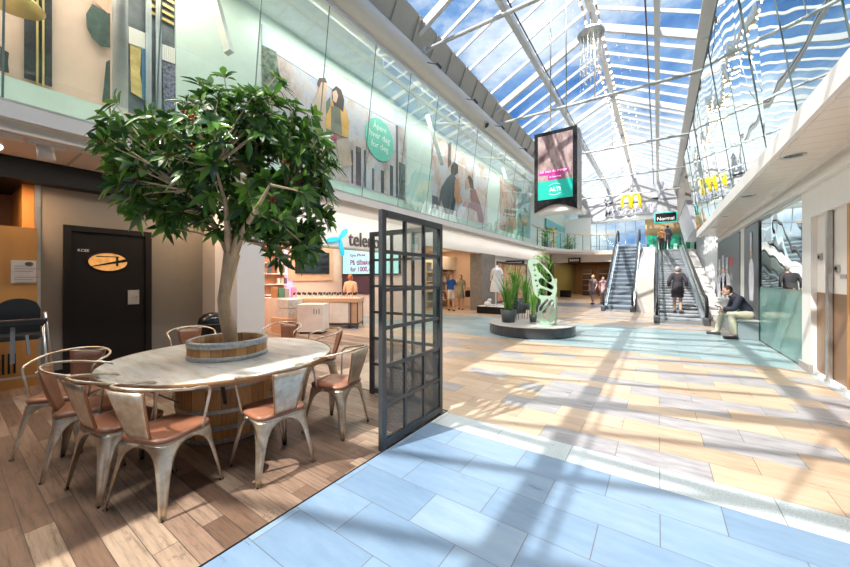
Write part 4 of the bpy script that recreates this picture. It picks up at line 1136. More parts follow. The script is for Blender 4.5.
for k, (a, b) in enumerate(zip(edge2[:-1], edge2[1:])):
    MB().add([(a[0], a[1], 3.6), (b[0], b[1], 3.6), (b[0], b[1], 4.62), (a[0], a[1], 4.62)], [(0, 1, 2, 3)]).build('glass_panel', GCLEAR, rl)
    MB().tube([(a[0], a[1], 3.58), (a[0], a[1], 4.65)], .022, 6).build('baluster', DKFR, rl)
# upper level far walls
struct('wall_back', MB().box((-7.3, 33.5, 3.58), (-5.0, 33.7, 7.0)), W_)
uw = sroot('window_3', (-3, 36.5, 3.6), 'far glazed wall with sky behind')
MB().add([(-7.3, 36.5, 3.6), (-.9, 36.5, 3.6), (-.9, 36.5, 6.9), (-7.3, 36.5, 6.9)], [(0, 1, 2, 3)]).build('glass_pane', GCLEAR, uw)
for x in [-7.3+.8*k for k in range(9)]: MB().beam((x, 36.4, 3.6), (x, 36.4, 6.9), .07, .07).build('mullion', WS, uw)
for z in (3.7, 4.6, 5.7, 6.8): MB().beam((-7.3, 36.4, z), (-.9, 36.4, z), .06, .06).build('transom', WS, uw)
ts = thing('kiosk', 'teal kiosk wall on the upper floor behind the balustrade', 'kiosk', (-6.2, 30, 3.58))
B((-7.25, 27, 3.6), (-7.15, 33.4, 6.2)).build('wall_panel', mat('teal_light', (.10, .45, .48), .4), ts)
B((-7.15, 28, 4.0), (-7.12, 30, 5.7)).build('window_panel', mat('amber_panel', (.65, .48, .25), .5), ts)
def bush(name, lab, c, n, rx, rz_, L, m, seed, pot=None, upd=.4, group=None, W=.3):
    t = thing(name, lab, 'plant', c); r_ = random.Random(seed); mb = MB()
    for _ in range(n):
        a = r_.uniform(0, 2*pi); q = Vector((cos(a)*r_.random()*rx, sin(a)*r_.random()*rx, r_.random()*rz_))
        d = Vector((cos(a)*r_.uniform(.2, 1), sin(a)*r_.uniform(.2, 1), r_.uniform(-.2, 1)+upd))
        leaf_geo(mb, q, d, Vector((0, 0, 1)), L*r_.uniform(.6, 1.1), L*W, .15, .3)
    return t, mb
for k, (x, y, s_, lab) in enumerate(((-6.4, 24.5, 1., 'green shrub on the far balcony behind the railing'), (-5.6, 27.4, .8, 'smaller green shrub at the bend of the far balcony'))):
    t, mb = bush('potted_shrub', lab, (x, y, 3.59), 160, .5, 1.3*s_, .4, LEAF, 20+k)
    mb.build('foliage', LEAF2, t, False); MB().lathe([(0, 0), (.25, 0), (.32, .5), (.28, .5), (0, .45)], n=18).build('pot', DKFR, t, False)
    MB().tube([(0, 0, .4), (0, 0, 1.2)], .03, 6).build('stem', BARK, t, False)

# ============================================================ ESCALATORS
def ramp_thing(lab, x0, x1, ya, za, yb, zb, nstep, stepm, side):
    t = thing('escalator', lab, 'escalator', ((x0+x1)/2, ya, 0))
    sl = (zb-za)/(yb-ya)
    for k in range(nstep):
        y0 = ya+(yb-ya)*k/nstep; y1 = ya+(yb-ya)*(k+1)/nstep; z1 = za+(zb-za)*(k+1)/nstep
        mb = MB().box((x0+.12, y0, z1-(zb-za)/nstep-.05), (x1-.12, y1+.02, z1-.004))
        mb.box((x0+.12, y0-.012, z1-.03), (x1-.12, y0+.02, z1))
        mb.build('step', stepm, t)
        if k < 99: B((x0+.12, y0-.014, z1-(zb-za)/nstep-.02), (x1-.12, y0-.010, z1-(zb-za)/nstep*.35 if nstep < 30 else z1-(zb-za)/nstep*.6)).build('riser', RISER, t)
    B((x0+.05, ya-1.1, 0), (x1-.05, ya, .025)).build('landing_plate', ALU, t)
    B((x0+.05, yb, zb-.06), (x1-.05, yb+.9, zb+.012)).build('upper_landing', ALU, t)
    for x, sx in ((x0+.06, 1), (x1-.06, -1)):
        # skirt / cladding
        MB().prism([(ya-.9, 0), (ya, 0), (yb, zb-.35), (yb+.6, zb-.35), (yb+.6, zb+.16), (yb, zb+.16), (ya, .22), (ya-.9, .16)], 'x', x-.07, x+.05).build('skirt', side, t)
        MB().add([(x, ya-.8, .17), (x, ya, .22), (x, yb, zb+.16), (x, yb+.5, zb+.16), (x, yb+.5, zb+.92), (x, yb, zb+.92), (x, ya, .95), (x, ya-.8, .92)], [tuple(range(8))]).build('glass_balustrade', GCLEAR, t)
        pts = [(x, ya-.75, .22), (x, ya-.98, .34), (x, ya-1.08, .56), (x, ya-1.0, .80), (x, ya-.75, .93), (x, ya-.3, .96), (x, ya+.1, 1.0+sl*.1), (x, yb, zb+.98), (x, yb+.35, zb+.98), (x, yb+.6, zb+.85), (x, yb+.68, zb+.6), (x, yb+.55, zb+.35)]
        MB().tube(pts, .045, 8).build('handrail', RUBBER, t)
        B((x-.09, ya-1.15, 0), (x+.09, ya-.75, .26), bev=.03).build('newel_base', DKFR, t)
    return t
RISER = mat('dark_riser', (.12, .15, .19), .5, .3)
STB = mat('blue_grey_step', (.44, .52, .60), .35, .3, var=.08)
STW = mat('silver_step', (.58, .60, .62), .35, .3, var=.08)
e1 = ramp_thing('steep escalator with blue grey steps on the left of the hall end', -2.19, -.90, 18.9, 0, 24.9, 3.58, 16, STB, mat('blue_steel_side', (.40, .48, .56), .35, .4))
e2 = ramp_thing('long shallow escalator on the right with a person riding up', -.10, 1.36, 15.2, 0, 29.8, 3.58, 34, STW, mat('grey_steel_side', (.42, .46, .50), .3, .5))
# under-side wedge and side stair
struct('wall_right', MB().prism([(18.9, 0), (27.9, 0), (27.9, 3.5), (24.9, 3.2), (19.2, 0)], 'x', -2.0, -1.1), GREYP)
wg = struct('wall_right', MB().prism([(18.4, 0), (30.6, 0), (30.6, 3.57), (26.5, 3.57), (18.4, 1.55)], 'x', -.82, -.16), mat('pale_stone_side', (.62, .60, .57), .6)); wg['label'] = 'pale sloping parapet between the two escalators'
struct('floor', MB().box((-2.35, 25.5, 3.4), (-.82, 37, 3.58)).box((-.82, 30.6, 3.4), (3.5, 37, 3.58)), W_)
st = thing('staircase', 'pale staircase climbing beside the right escalator', 'stairs', (1.9, 16, 0))
for k in range(24):
    y = 16.2+.58*k; MB().box((1.44, y, .149*k), (2.04, y+.60, .149*(k+1))).build('stair_step', mat('pale_step', (.66, .64, .62), .5), st)
MB().prism([(15.6, 0), (30.2, 0), (30.2, 3.9), (15.6, .35)], 'x', 1.40, 1.44).build('stair_side', GREYP, st)
# ribbed white wall on the right behind the shop front
mb = MB().box((2.32, 18.05, 0), (2.42, 31, 5.0))
for k in range(26): mb.box((2.24, 18.2+.5*k, 0), (2.32, 18.32+.5*k, 5.0))
rw = struct('wall_right', mb, mat('white_ribbed', (.76, .77, .78), .5, var=.03)); rw['label'] = 'white ribbed wall above the side stairs'
struct('wall_right', B((1.30, 25, 6.1), (2.4, 38, 8.75)), mat('brown_grey_wall', (.30, .27, .235), .6))
struct('wall_right', MB().prism([(1.34, 6.1), (2.4, 6.1), (2.4, 4.4), (1.75, 4.4)], 'y', 25.2, 34), mat('lilac_grey_wall', (.55, .55, .60), .6))
struct('ceiling', MB().tube([(1.3, 26, 4.9), (3.3, 18.5, 4.9)], .0001, 3), WS) if False else None

# back right: tan wall, green hoarding, shop sign
struct('wall_back', B((-.95, 35.4, 5.2), (3.5, 35.6, 6.95)), mat('tan_wall', (.62, .42, .22), .6))
gh = thing('hoarding', 'bright green shop hoarding at the top of the long escalator', 'hoarding', (.5, 34.9, 3.58))
B((-.8, 34.9, 3.58), (3.2, 35.0, 5.2)).build('panel', mat('emerald_panel', (.02, .40, .24), .4, var=.6, scale=2), gh)
for k in range(7): B((-.6+.55*k, 34.84, 3.6), (-.35+.55*k, 34.9, 4.4+.25*(k % 3))).build('printed_stripe', mat('pale_green', (.45, .75, .60), .4), gh)
ns = thing('shop_sign', 'dark sign with teal border and white lettering before the tan wall', 'sign', (.5, 32, 6.2))
a = onY(655, 213.5, 32.); b = onY(676.5, 221, 32.)
B((a.x-.05, 32, b.z-.05), (b.x+.05, 32.2, a.z+.05), bev=.04).build('border', mat('teal_glow', (.05, .60, .55), .4, emit=.3), ns)
B((a.x+.03, 31.96, b.z+.04), (b.x-.03, 32, a.z-.04)).build('board', BLK, ns)
text('Normal', .4, (a.x+.14, 31.95, b.z+.14), '-y', W_, ns, width=b.x-a.x-.28, ext=.01, bold=.004)
MB().tube([(a.x+.2, 32.1, a.z), (a.x+.2, 32.1, 6.78)], .02, 6).tube([(b.x-.2, 32.1, a.z), (b.x-.2, 32.1, 6.78)], .02, 6).build('suspension_rod', DKFR, ns)
# arches sign
ms = thing('restaurant_sign', 'yellow double arch sign over white lettering at the far gable', 'sign', (-2.3, 34, 7.1))
c = onY(631, 201, 34.0); top = onY(631, 194, 34.).z; bot = onY(631, 209.5, 34.).z; hw = (onY(640.5, 200, 34.).x-onY(621, 200, 34.).x)/2
for sx in (-1, 1):
    pts = []
    cxm = c.x+sx*hw/2
    for k in range(17):
        a = pi*k/16; pts.append((cxm+hw/2*.86*cos(a), 34.0, bot+(top-bot)*math.sin(a)**.55))
    MB().tube(pts, .115, 8).build('arch', YEL, ms)
a = onY(605, 214, 34.); b = onY(657, 214, 34.)
text("McDonald's", .8, (a.x, 33.9, onY(610, 216.5, 34).z), '-y', mat('shaded_white_letter', (.36, .36, .43), .4), ms, width=b.x-a.x, height=.75, ext=.08, bold=.015)  # white letters, their shading put into a grey-blue base colour
B((a.x, 34.0, 7.03), (b.x, 34.1, 7.1)).build('support_bar', WS, ms)

# ============================================================ RIGHT SHOP FRONTS
XR_ = 2.06
def ywr(px): return onX(px, 300, XR_).y
y802, y759, y745, y740, y718, y812 = ywr(802), ywr(759.5), ywr(745), ywr(740.5), ywr(718), ywr(811)
tw = mat('white_shopfront', (.80, .78, .76), .4, var=.02)
struct('wall_right', MB().box((2.06, y812, 3.0), (2.3, 18.6, 3.35)).box((2.06, y745, 0), (2.3, y740, 3.0)).box((2.06, y718, 0), (2.3, 18.6, 3.0)).box((2.06, y812, 0), (2.3, y802, 3.0)).box((2.12, y759, 0), (2.3, y718, 3.0)), tw)
struct('wall_right', MB().box((2.06, Y0, 2.55), (2.4, y812, 3.35)), tw)
struct('trim_17', MB().box((1.98, Y0, 3.02), (2.06, 18.6, 3.12)).box((2.0, Y0, 3.24), (2.06, 18.6, 3.335)), tw)
struct('baseboard_right', MB().box((2.02, y812-.02, 0), (2.08, y802+.02, .13)), mat('stone_plinth', (.36, .33, .30), .5))
struct('trim_18', B((1.98, Y0, 0), (2.4, y802, .004)).box((1.98, y802, 0), (2.06, 18, .004)), mat('grey_gloss_sill', (.38, .42, .44), .15))
w4 = sroot('window_4', (2.08, (y802+y759)/2, 0), 'mirror glass shop window with frosted green lower panels')
ys = [y802+.03+(y759-y802-.03)*k/3 for k in range(4)]
for a, b in zip(ys[:-1], ys[1:]):
    MB().add([(2.07, a+.004, 1.34), (2.07, b-.004, 1.34), (2.07, b-.004, 3.0), (2.07, a+.004, 3.0)], [(3, 2, 1, 0)]).build('glass_pane', GSHOP, w4)
    MB().box((2.075, a-.004, 1.34), (2.085, a+.004, 3.0)).build('glazing_joint', GASKET, w4)
ys2 = [y802+.03, y802+.03+(y759-y802)*.42, y759]
for a, b in zip(ys2[:-1], ys2[1:]):
    B((2.065, a+.004, .02), (2.09, b-.004, 1.335)).build('frosted_panel', mat('frosted_green', (.20, .37, .33), .18, var=.05, spec=.8), w4)
struct('wall_right', MB().box((2.6, y802, 0), (2.7, y759, 3.0)), mat('dark_interior', (.05, .06, .07), .5))
# posters with cooks
def rposter(lab, ya, yb, figs, red):
    t = thing('window_poster', lab, 'poster', (2.06, (ya+yb)/2, .3))
    B((2.04, ya, .3), (2.06, yb, 2.96)).build('print', mat('charcoal_print', (.085, .095, .105), .3, var=.12), t)
    X = 2.035
    for (c, s_, z) in figs:
        y = ya+(yb-ya)*c; KX = (yb-ya)/2.2
        cw = mat('chef_white', (.78, .78, .84), .5, var=.15)
        MB().prism([(y-.22*s_*KX, z), (y+.22*s_*KX, z), (y+.34*s_*KX, z+.45*s_), (y+.26*s_*KX, z+.85*s_), (y+.06*s_, z+.98*s_), (y-.06*s_, z+.98*s_), (y-.26*s_*KX, z+.85*s_), (y-.34*s_*KX, z+.45*s_)], 'x', X, X+.006).build('printed_jacket', cw, t)
        MB().prism([(y+.12*KX*s_*cos(a), z+1.08*s_+.12*s_*sin(a)) for a in [2*pi*k/14 for k in range(14)]], 'x', X-.004, X+.004).build('printed_face', SKINP, t)
        MB().prism([(y-.11*s_*KX, z+1.15*s_), (y+.11*s_*KX, z+1.15*s_), (y+.13*s_*KX, z+1.58*s_), (y-.13*s_*KX, z+1.58*s_)], 'x', X-.008, X).build('printed_hat', cw, t)
    if red:
        y = ya+(yb-ya)*.30
        MB().prism([(y+.34*cos(a), 2.12+.17*sin(a)) for a in [2*pi*k/18 for k in range(18)]], 'x', X, X+.006).build('red_badge', mat('red_print', (.68, .05, .07), .4), t)
        for k in range(3): MB().box((X, y-.22, 1.5-.32*k), (X+.006, y+.22, 1.7-.32*k)).build('printed_caption', mat('grey_print', (.40, .40, .42), .5), t)
    return t
rposter('dark shop poster with three cooks and a red badge', y740, y718, ((.66, 1.05, .75), (.86, 1., .72), (.48, .95, .8)), True)
rposter('dark shop poster with one cook in a tall white hat', y759, y745, ((.45, 1.15, .95),), False)
# recessed door front at the right edge
struct('wall_right', MB().box((2.13, Y0, 1.32), (2.3, y812, 2.6)), mat('white_door_panel', (.80, .76, .72), .4, var=.01))
struct('wall_right', MB().box((2.125, Y0, 0.05), (2.3, y812, 1.32)), mat('brown_door_panel', (.25, .145, .08), .35, var=.05))
yp = onX(829.5, 300, 2.09).y
struct('trim_19', MB().bbox((2.06, yp-.03, 0), (2.12, yp+.05, 2.55), .01).box((2.05, yp-.05, 0), (2.124, yp+.07, .03)), ALU)
struct('trim_20', B((2.08, Y0, 0), (2.124, y812, .05)), W_)
struct('trim_21', B((2.10, onX(848, 300, 2.11).y-.08, 0), (2.124, onX(848, 300, 2.11).y, 2.55)), ORW)
for i, (px, py, X, lab) in enumerate(((820, 257, 2.113, 'small square switch plate left of the steel post'), (837, 268.5, 2.113, 'small square switch plate right of the steel post'))):
    q = onX(px, py, X); t = thing('switch_plate', lab, 'switch', q)
    MB().bbox((-.012, -.06, -.055), (.01, .06, .055), .004).build('plate', ALU, t, False)
    MB().box((-.02, -.02, -.025), (-.012, .02, .025)).build('switch_button', BLK, t, False)
q = onX(843, 276.5, 2.12)
o = B((2.12, q.y-.09, q.z-.03), (2.13, q.y+.09, q.z+.03)).build('door_sticker', mat('sticker_grey', (.55, .55, .6), .4, var=.4, scale=40)); tag(o, 'tiny printed sticker on the white door panel', 'sticker')
# downlights in the right soffit
for i, (px, py, lab) in enumerate(((793, 156, 'oval recessed downlight in the right soffit, nearest the camera'), (747, 196, 'oval recessed downlight in the right soffit, second along'), (724.5, 216.5, 'oval recessed downlight in the right soffit, third along'), (713, 227.5, 'oval recessed downlight in the right soffit, fourth along'), (705, 236, 'oval recessed downlight in the right soffit, farthest'))):
    q = onZ(px, py, 3.33); t = thing('downlight', lab, 'lamp', (q.x, q.y, 3.335))
    MB().lathe([(.10, 0), (.13, -.015), (.14, 0)], n=24).build('trim_ring', ALU, t, False)
    MB().lathe([(0, -.004), (.10, -.004)], n=24).build('lamp_glass', mat('grey_lens', (.16, .14, .12), .2, .5), t, False)

# stone bench
bq = thing('bench', 'grey stone bench against the green glass wall', 'bench', (1.85, 12.7, 0))
MB().bbox((1.66, 11.55, .0), (2.055, 14.3, .45), .015).build('base', mat('blue_grey_stone', (.30, .36, .38), .4), bq)
MB().bbox((1.63, 11.52, .45), (2.058, 14.35, .50), .012).build('seat_slab', mat('pale_stone', (.52, .52, .50), .4), bq)

# ============================================================ HANGING DISPLAY
hd = thing('hanging_screen', 'large double-sided advertising screen hung from the roof', 'screen', (-2.2, 9.3, 3.4))
xa, xb, ya, yb, za, zb = -2.78, -1.70, 9.3, 9.78, 3.30, 5.45
prof = [(xa, zb), (xb, zb), (xb, za+.12)]+[(xb-(xb-xa)*k/12, za+.12-.10+.20*sin(pi*k/12)*.9) for k in range(0, 13)]+[(xa, za+.12)]
MB().bbox((xa-.01, ya+.03, za), (xb+.03, yb, zb-.01), .03).build('housing', mat('white_housing', (.78, .78, .78), .3), hd)
MB().prism(prof, 'y', ya-.02, ya+.03).build('front_bezel', mat('black_gloss', (.014, .014, .016), .2), hd)
MB().prism([(xa+.1, zb-.1), (xb-.1, zb-.1), (xb-.1, za+.82), (xa+.1, za+.82)], 'y', ya-.03, ya-.02).build('display', postbg('screen_picture', [(.3, (.07, .05, .08)), (.45, (.26, .17, .17)), (.6, (.48, .36, .36)), (.75, (.30, .27, .36))], 3.), hd)
B((xa+.1, ya-.034, za+.34), (xb-.1, ya-.024, za+.83)).build('teal_band', mat('teal_screen', (.01, .42, .34), .3, emit=.35, var=.02), hd)
B((xa+.12, ya-.038, za+1.0), (xb-.2, ya-.03, za+1.11)).build('magenta_band', mat('magenta_screen', (.55, .02, .30), .3, emit=.3), hd)
B((xa+.36, ya-.038, za+.86), (xb-.36, ya-.03, za+.98)).build('magenta_band', mat('magenta_screen', (.55, .02, .30), .3), hd)
WE = mat('white_screen_ink', (.9, .9, .9), .4, emit=.4)
text('Alt som du trenger', .1, (xa+.15, ya-.042, za+1.03), '-y', WE, hd, width=.72, ext=.002)
text('til hjemmet', .1, (xa+.40, ya-.042, za+.89), '-y', WE, hd, width=.30, ext=.002)
text('ALTI', .2, (xa+.40, ya-.04, za+.54), '-y', WE, hd, width=.28, ext=.002, bold=.003)
MB().tube([(xa+.54+.2*cos(a), ya-.038, za+.59+.15*sin(a)) for a in [pi*.25+pi*.5*k/8 for k in range(9)]], .006, 5).tube([(xa+.54+.2*cos(a), ya-.038, za+.59+.15*sin(a)) for a in [pi*1.25+pi*.5*k/8 for k in range(9)]], .006, 5).build('logo_arc', WE, hd)
for x in (-2.42, -2.02): MB().tube([(x, 9.55, zb-.02), (x, 9.55, ZM-.5*abs(x-XM)-.02)], .018, 8).build('suspension_rod', ALU, hd)

# ============================================================ PLANT ISLAND
pc = Vector((-2.98, 9.65, 0))
isl = thing('plant_podium', 'low round dark podium carrying plants and a butterfly wing', 'podium', pc)
MB().lathe([(0, 0), (1.14, 0), (1.16, .02), (1.16, .27), (0, .27)], n=64, smooth=False).build('body', mat('dark_podium', (.05, .058, .068), .25), isl, False)
MB().lathe([(0, .27), (1.17, .27), (1.17, .285), (0, .285)], n=64, smooth=False).build('top_board', mat('podium_top', (.50, .48, .46), .4), isl, False)
# butterfly: sheet with cut-outs
bc = onZ(545, 325.5, .285); BS = 1.55
def bez(points, close=True):
    return points
cu = bpy.data.curves.new('wing', 'CURVE'); cu.dimensions = '2D'; cu.fill_mode = 'BOTH'; cu.extrude = .015
def spl(pts, smooth=True):
    s_ = cu.splines.new('BEZIER'); s_.bezier_points.add(len(pts)-1); s_.use_cyclic_u = True
    for bp, (x, y) in zip(s_.bezier_points, pts):
        bp.co = (x, y, 0); bp.handle_left_type = bp.handle_right_type = 'AUTO' if smooth else 'VECTOR'
def W2(x, y): return ((x-545)/24., (326-y)/24.*.62)     # pixel-like sketch to sheet units
kx_ = 1/F*9.35; 
def wv(x, y): return ((x-545.)*kx_*1.0, (325.5-y)*kx_)
outl = [(530, 263), (535, 262), (541, 266), (548, 273), (553, 281), (556, 291), (554, 300), (555, 310), (554, 320), (549, 325), (543, 325.3), (539, 319), (538.5, 311), (541, 302), (536, 297), (533.5, 288), (532, 277), (529.5, 269)]
spl([wv(*p) for p in outl])
holes = [[(539, 268), (545, 273), (550, 281), (549, 283), (543, 278), (539, 272)], [(541, 282), (547, 285), (551, 290), (546, 289), (541, 286)], [(540, 292), (547, 293), (550, 295.5), (545, 297), (540, 295)],
         [(551, 303), (546, 309), (543, 316), (547, 311)], [(552, 305), (550, 312), (546, 319), (550, 316), (553, 310)], [(547, 302), (543, 305), (541, 311), (544, 307)]]
for h_ in holes:
    mx = sum(p[0] for p in h_)/len(h_); my = sum(p[1] for p in h_)/len(h_)
    spl([wv(mx+(p[0]-mx)*1.28, my+(p[1]-my)*1.22) for p in h_])
for (x, y, r) in ((535, 268, 1.5), (535.5, 273, 1.0), (536, 278, 1.0), (536.5, 283, 1.1), (537.5, 288, 1.0), (538.5, 292.5, 1.1), (539, 297, 1.0), (548, 322, 1.), (543, 320.5, .9)):
    spl([wv(x+r*cos(a), y+r*sin(a)) for a in [2*pi*k/6 for k in range(6)]])
o = bpy.data.objects.new('tmp', cu); COL.objects.link(o); bpy.context.view_layer.update()
me = bpy.data.meshes.new_from_object(o.evaluated_get(bpy.context.evaluated_depsgraph_get())); bpy.data.objects.remove(o)
bw = thing('butterfly_sculpture', 'pale green cut-out butterfly wing sculpture standing on the podium', 'sculpture', bc, R(28))
for v_ in me.vertices: v_.co = Vector((v_.co.x, v_.co.z, v_.co.y+.02))
MG = mat('pale_mint_sheet', (.42, .60, .46), .4, var=.02)
mesh_obj('wing', me, MG, bw)
MB().box((.30, .02, .02), (.315, .22, 1.25)).build('rear_wing', mat('cream_sheet', (.52, .58, .42), .4), bw, False)
MB().tube([(.28, .02, .02), (.26, .02, .5), (.28, .02, 1.15)], [.02, .03, .015], 8).lathe([(0, 0), (.22, 0), (.22, .02), (0, .02)], n=20).build('body', MG, bw, False)
POT = mat('slate_pot', (.075, .095, .105), .45)
def grassplant(lab, px, py, potr, poth, stand, height, n, seed, spread, wide=.02, m=LEAF2, extra=False, name='potted_grass', flowers=None):
    q = onZ(px, py, .285); t = thing(name, lab, 'plant', q); r_ = random.Random(seed)
    MB().lathe([(0, stand), (potr*.78, stand), (potr, stand+poth), (potr*.92, stand+poth), (potr*.88, stand+poth-.03), (0, stand+poth-.03)], n=20).build('pot', POT, t, False)
    if stand > .05:
        for a in (0, 1, 2, 3):
            x, y = potr*.8*cos(pi/2*a+.7), potr*.8*sin(pi/2*a+.7); MB().tube([(x, y, 0), (x, y, stand+.05)], .008, 5).build('stand_leg', DKFR, t, False)
    mb = MB(); z0 = stand+poth-.03
    for _ in range(n):
        a = r_.uniform(0, 2*pi); rr_ = r_.random()*potr*.6; b0 = Vector((rr_*cos(a), rr_*sin(a), z0)); hh = height*r_.uniform(.45, 1.); le = spread*r_.uniform(.1, 1.)*hh
        d = Vector((cos(a), sin(a), 0)); s_ = Vector((-sin(a), cos(a), 0)); vs = []
        for k in range(6):
            f = k/5; c = b0+Vector((0, 0, hh*(f-.12*f**3)))+d*le*f*f; w = wide*(1-f)**.6*(1+f)
            vs += [c-s_*w/2, c+s_*w/2]
        mb.add(vs, [(2*k, 2*k+1, 2*k+3, 2*k+2) for k in range(5)], True)
    if extra:
        for _ in range(120):
            a = r_.uniform(0, 2*pi); b0 = Vector((r_.uniform(-.18, .18), r_.uniform(-.18, .18), z0+r_.uniform(.05, height))); leaf_geo(mb, b0, Vector((cos(a), sin(a), r_.uniform(0, .8))), Vector((0, 0, 1)), r_.uniform(.1, .2), .04, .2, .4)
    mb.build('foliage', m, t, False)
    if flowers:
        mf = MB()
        for _ in range(26):
            a = r_.uniform(0, 2*pi); leaf_geo(mf, Vector((r_.uniform(-.2, .2), r_.uniform(-.2, .2), z0+height*r_.uniform(.5, 1.))), Vector((cos(a), sin(a), .5)), Vector((0, 0, 1)), .13, .07, .1, .4)
        mf.build('blooms', flowers, t, False)
    if extra: MB().tube([(0, 0, z0), (.02, 0, z0+height*.9)], .012, 6).build('stem', BARK, t, False)
    return t
grassplant('leafy plant in the widest slate pot at the podium left side', 508.5, 322, .23, .36, 0, 1.25, 70, 31, .5, .03, extra=True, flowers=mat('orange_bloom', (.80, .36, .14), .5))
grassplant('tall grass plant on a wire stand right of the wide pot', 515, 320, .13, .22, .36, 1.35, 80, 32, .35, .028)
grassplant('grass plant in a black pot on the middle wire stand', 526, 318.5, .15, .22, .28, 1.15, 80, 33, .42, .025)
grassplant('small dark pot plant just left of the butterfly wing', 533, 322.5, .11, .20, .02, .95, 80, 34, .35, .02)
t = grassplant('tall leafy green plant behind the butterfly wing', 541, 315, .2, .3, .1, 1.95, 70, 35, .35, .05, extra=True)
mb = MB(); r_ = random.Random(5)
for _ in range(40):
    a = r_.uniform(0, 6.28); leaf_geo(mb, Vector((.1*cos(a), .1*sin(a), r_.uniform(1.2, 2.))), Vector((cos(a), sin(a), .6)), Vector((0, 0, 1)), .35, .1, .2, .6)
mb.build('upper_leaves', LEAF2, t, False)
# red anthurium
q = onZ(522, 313, .285); an = thing('flowering_plant', 'red flowering plant in the middle of the podium group', 'plant', q)
MB().lathe([(0, 0), (.14, 0), (.17, .5), (.14, .5), (0, .46)], n=18).build('pot', POT, an, False)
mb = MB(); m2 = MB()
for k in range(46):
    a = r_.uniform(0, 6.28); h_ = r_.uniform(.1, .6); tgt = m2 if k % 3 == 0 else mb
    b0 = Vector((.12*cos(a), .12*sin(a), .5+h_)); leaf_geo(tgt, b0, Vector((cos(a), sin(a), .4)), Vector((0, 0, 1)), .22, .13, .1, .4)
mb.build('foliage', LEAF2, an, False); m2.build('red_blooms', mat('coral_red', (.75, .10, .08), .3), an, False)

